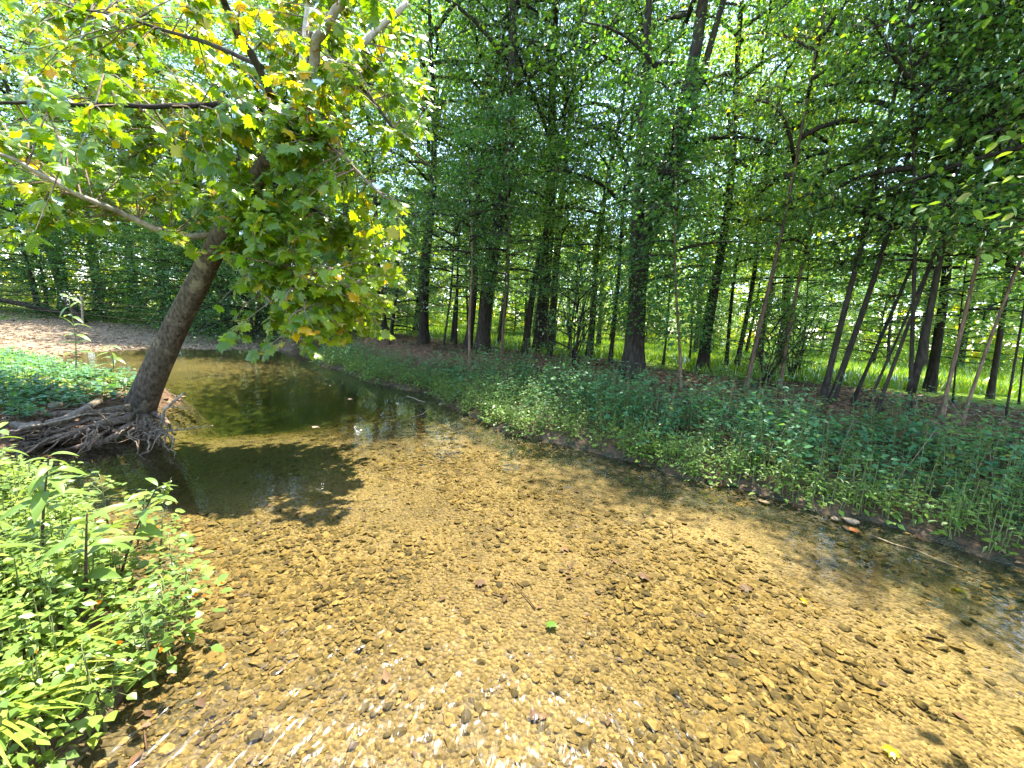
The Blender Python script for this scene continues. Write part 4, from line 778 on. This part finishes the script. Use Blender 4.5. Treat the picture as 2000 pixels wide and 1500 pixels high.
for lab, (x, y), h, nl, ln in [
    ('tall weed with long lance-shaped leaves, nearest the bottom corner', (-2.15, 1.45), .78, 20, (.02, .05)),
    ('tall weed with long drooping leaves reaching highest over the near bank', (-2.45, 1.95), .62, 22, (.08, .02)),
    ('lance-leaved weed leaning out over the water from the near bank', (-2.2, 2.1), .62, 18, (.22, .05)),
    ('lance-leaved weed at the edge of the picture on the near bank', (-2.85, 1.75), .75, 18, (.0, .05)),
    ('shorter lance-leaved weed in the middle of the near bank greenery', (-2.0, 1.75), .5, 14, (.1, -.05)),
    ('lance-leaved weed at the far back of the near bank', (-3.3, 2.35), .6, 16, (.05, .1))]:
    ironweed(lab, (x, y, gh(x, y)), h, nl, ln)
LEAF_R = (LEAF_B[0] * np.array([1.25, .95, .7]), LEAF_B[1])
for i, (x, y) in enumerate([(-1.5, 1.55), (-1.58, 1.74), (-1.72, 1.95), (-1.52, 1.35), (-1.9, 2.15), (-2.2, 2.36), (-1.68, 1.6), (-2.55, 2.58), (-3.0, 2.82), (-3.5, 3.02), (-1.62, 1.85), (-1.54, 1.66)]):
    e = herb('bushy round-leaved jewelweed spilling over the edge of the near bank', (x, y, max(gh(x, y), .03)), .36, 'jewelweed along the near bank', .055, 44, (M_STEM, M_WEED), (.4, .2), 'jewelweed', .22, LEAF_R)
    for k in range(2):
        V = LEAF_B[0] * np.array([1.4, 1, 1]); o = link('flower', mk_mesh('flower', V, LEAF_B[1], (M_FLOWER,), tint=np.full(9, .5)), e, (frng.normal(.03, .1), frng.normal(0, .1), frng.uniform(.2, .36))); o.scale = (.022,) * 3; o.rotation_euler = (frng.uniform(0, 2), frng.uniform(0, 2), frng.uniform(0, 6))
by_place('jewelweed', 'round-leaved jewelweed from the picture edge spilling over the near bank', 'jewelweed along the near bank')
GB = lance(.022, .55, 6)
for lab, (x, y), n_ in [('tuft of arching grass hanging over the water at the bottom corner', (-1.74, 1.18), 60), ('tuft of pale grass beside the bottom corner, set back from the water', (-1.98, 1.05), 50), ('tuft of long grass among the round-leaved plants', (-1.8, 1.42), 45)]:
    k = n_; a = frng.uniform(0, 6.28, k); D = np.stack([np.cos(a) * .8 + .25, np.sin(a) * .8, frng.uniform(.35, 1.2, k)], 1); b = np.stack([frng.normal(0, .05, k), frng.normal(0, .05, k), np.zeros(k)], 1)
    V, T = stamp(*GB, b, frames(D, np.tile([0, 0, 1.], (k, 1))), frng.uniform(.16, .34, k)); g = Geo(); g.add(V, T, 0, np.repeat(np.clip(frng.normal(.7, .2, k), 0, 1), len(GB[0])))
    tag(link('grass_tuft', g.mesh('grass_tuft', (M_GRASS,)), loc=(x, y, gh(x, y))), lab, 'grass tuft')
# slender plants seen against the bar
def tall(label, px, py, h, n_pairs, size, d_extra=0, flowers=True):
    b = hit(px, py); e = empty('slender_weed', b, label, 'plant'); g = Geo(); ss = np.linspace(0, 1, 8); p = np.stack([.06 * np.sin(ss * 3), 0 * ss, h * ss], 1); g.add(*tube(p, np.linspace(.010, .004, 8), 5)); link('stem', g.mesh('stem', (M_STEM,), True), e)
    for k in range(n_pairs * 2):
        s = .3 + .7 * (k // 2) / max(1, n_pairs - 1); a = (k % 2) * math.pi + (k // 2) * 1.57 + frng.normal(0, .2); D = np.array([[math.cos(a), math.sin(a) * .6, .1 + frng.normal(0, .25)]]); F = frames(D, np.array([[0, -.3, 1.]]))[0]
        o = link('leaf', LN_BIG[k % 4], e); q = [np.interp(s, ss, p[:, c]) for c in range(3)]; o.matrix_local = Matrix.Translation(q) @ Matrix(F.tolist()).to_4x4() @ Matrix.Scale(float(size * (1.15 - .4 * s)), 4)
    if flowers:
        P_ = np.array([0, 0, h]) + frng.normal(0, .045, (46, 3)); V, T = stamp(*LEAF_S, P_, frames(rand_unit(frng, 46), rand_unit(frng, 46)), np.full(46, .03)); g = Geo(); g.add(V, T, 0, .5); link('flower_head', g.mesh('flower_head', (M_WHITEFL,)), e)
tall('tall spindly weed with pale flower head standing before the gravel bar', 148, 735, 1.35, 7, .26)
tall('young weed with pointed paired leaves between the sycamore and the bar', 218, 742, .6, 5, .26, flowers=False)
# small white flowers at the trunk foot
P = np.array([hit(px, py) for px, py in frng.uniform([195, 740], [248, 775], (14, 2))]); g = Geo(); herb_geo(frng, P, frng.uniform(.1, .22, 14), g, .05, 14, tint=(.8, .15))
tag(link('sunlit_sprouts', g.mesh('sunlit_sprouts', (M_STEM, M_WEED))), 'bright sunlit sprouts at the foot of the leaning sycamore', 'ground cover', kind='stuff')
# flowering spike reaching over the water
b = hit(262, 1010, .1); e = empty('flower_spike', b, 'arching green flower spike reaching out over the water from the near bank', 'plant')
p = spline([[0, 0, 0], L2 := np.array(aty(300, 992, b[1])) - b, np.array(aty(322, 962, b[1])) - b, np.array(aty(327, 942, b[1])) - b], 12); g = Geo(); g.add(*tube(p, np.linspace(.006, .003, 12), 5)); link('stem', g.mesh('stem', (M_STEM,), True), e)
k = 70; q = p[frng.integers(2, 12, k)] + frng.normal(0, .012, (k, 3)); V, T = stamp(*LEAF_S, q, frames(rand_unit(frng, k), rand_unit(frng, k)), frng.uniform(.015, .045, k)); g = Geo(); g.add(V, T, 0, .6); link('florets', g.mesh('florets', (M_WEED,)), e)

# ------------------------------------------------------------------ rocks and single fallen leaves
ROCKS = [('pale flat rock on the litter strip below the weeds', 1492, 983, .07, .9), ('pale angular rock at the waterline, larger of two near the orange leaf', 1660, 1020, .08, .85), ('tan rock at the waterline, smaller of two near the orange leaf', 1628, 1015, .06, .7), ('dark wet rock beside the orange leaf at the waterline', 1650, 1034, .05, .1),
         ('small pale stone poking out of the pool beyond the leaning trunk', 433, 684, .12, 1.0), ('small pale rock at the tip of the weedy spit', 605, 708, .08, .9), ('sunlit tan rock on the gravel spit by the weeds', 860, 790, .06, .95), ('reddish rock among the sycamore roots', 145, 790, .1, .35), ('tan block of rock under the driftwood', 112, 796, .12, .5), ('rounded pale rock in the shade at the foot of the wooded bank', 1398, 950, .05, .8)]
for lab, px, py, s_, t_ in ROCKS:
    b = hit(px, py, .05) if not (px == 433) else at(px, py, -.02); V = rock_shape(ICO2[0], rng, .12) * np.array([1, .8, .5]) * s_
    o = tag(link('rock', mk_mesh('rock', V, ICO2[1], (M_DSTONE,), tint=np.full(len(V), t_)), loc=b + [0, 0, s_ * .2]), lab, 'rock'); o.rotation_euler = (0, 0, frng.uniform(0, 6))
LEAVES = [('green lobed leaf lying on the creek bed in midstream', 1070, 1222, .07, 'g'), ('brown lobed leaf sunk on the creek bed, upstream of the green leaf', 930, 1142, .075, 'd'), ('large brown leaf sunk in the shallows towards the wooded bank', 1258, 1136, .08, 'd'), ('brown leaf pair sunk at the sandy band', 1462, 1160, .08, 'd'),
          ('dark brown leaf on the creek bed near the bottom of the picture', 1045, 1412, .055, 'd'), ('pinkish leaf floating on the shaded pool', 612, 832, .10, 'p'), ('yellow leaf on the creek bed below the sandy band', 1575, 1183, .05, 'y'), ('orange leaf lying at the waterline beside the dark wet rock', 1665, 1036, .09, 'o'), ('pale yellow leaf caught in the trailing plants by the wooded bank', 1862, 1155, .07, 'y'),
          ('pale leaf floating at the edge of the shaded pool', 683, 778, .10, 'p'), ('small yellow-green leaf at the bottom edge of the creek bed', 1750, 1480, .06, 'y'), ('yellow leaf resting on the weeds of the wooded bank', 1845, 905, .09, 'y')]
M_PALE = leaf_mat('pale_dry_leaf', [(0, (.4, .26, .2)), (1, (.5, .36, .28))], .2, (1, .9, .8), .3)
M_ORANGE = leaf_mat('orange_leaf', [(0, (.4, .13, .04)), (1, (.5, .2, .06))], .2, (1, .9, .8), .3)
LMAT = {'g': (M_LUSH, .3), 'd': (M_DRY, .25), 'p': (M_PALE, .5), 'y': (M_SYC, .84), 'o': (M_ORANGE, .5)}
for lab, px, py, s_, c_ in LEAVES:
    onw = 'floating' in lab; b = at(px, py, .006) if onw else hit(px, py, 0); b = b + [0, 0, 0 if onw else .03 if gh(b[0], b[1]) < 0 else .06]
    if 'weeds' in lab: b = hit(px, py + 55) + [0, 0, .42]
    V, T = syc(.25); o = tag(link('fallen_leaf', mk_mesh('fallen_leaf', V, T, (LMAT[c_][0],), tint=np.full(len(V), LMAT[c_][1])), loc=b), lab, 'leaf'); o.scale = (s_,) * 3; o.rotation_euler = (frng.normal(0, .12) * (not onw), frng.normal(0, .12) * (not onw), frng.uniform(0, 6.28))
print('TRIS', sum(len(m.polygons) * (2 if len(m.polygons) and len(m.polygons[0].vertices) == 4 else 1) for m in bpy.data.meshes))
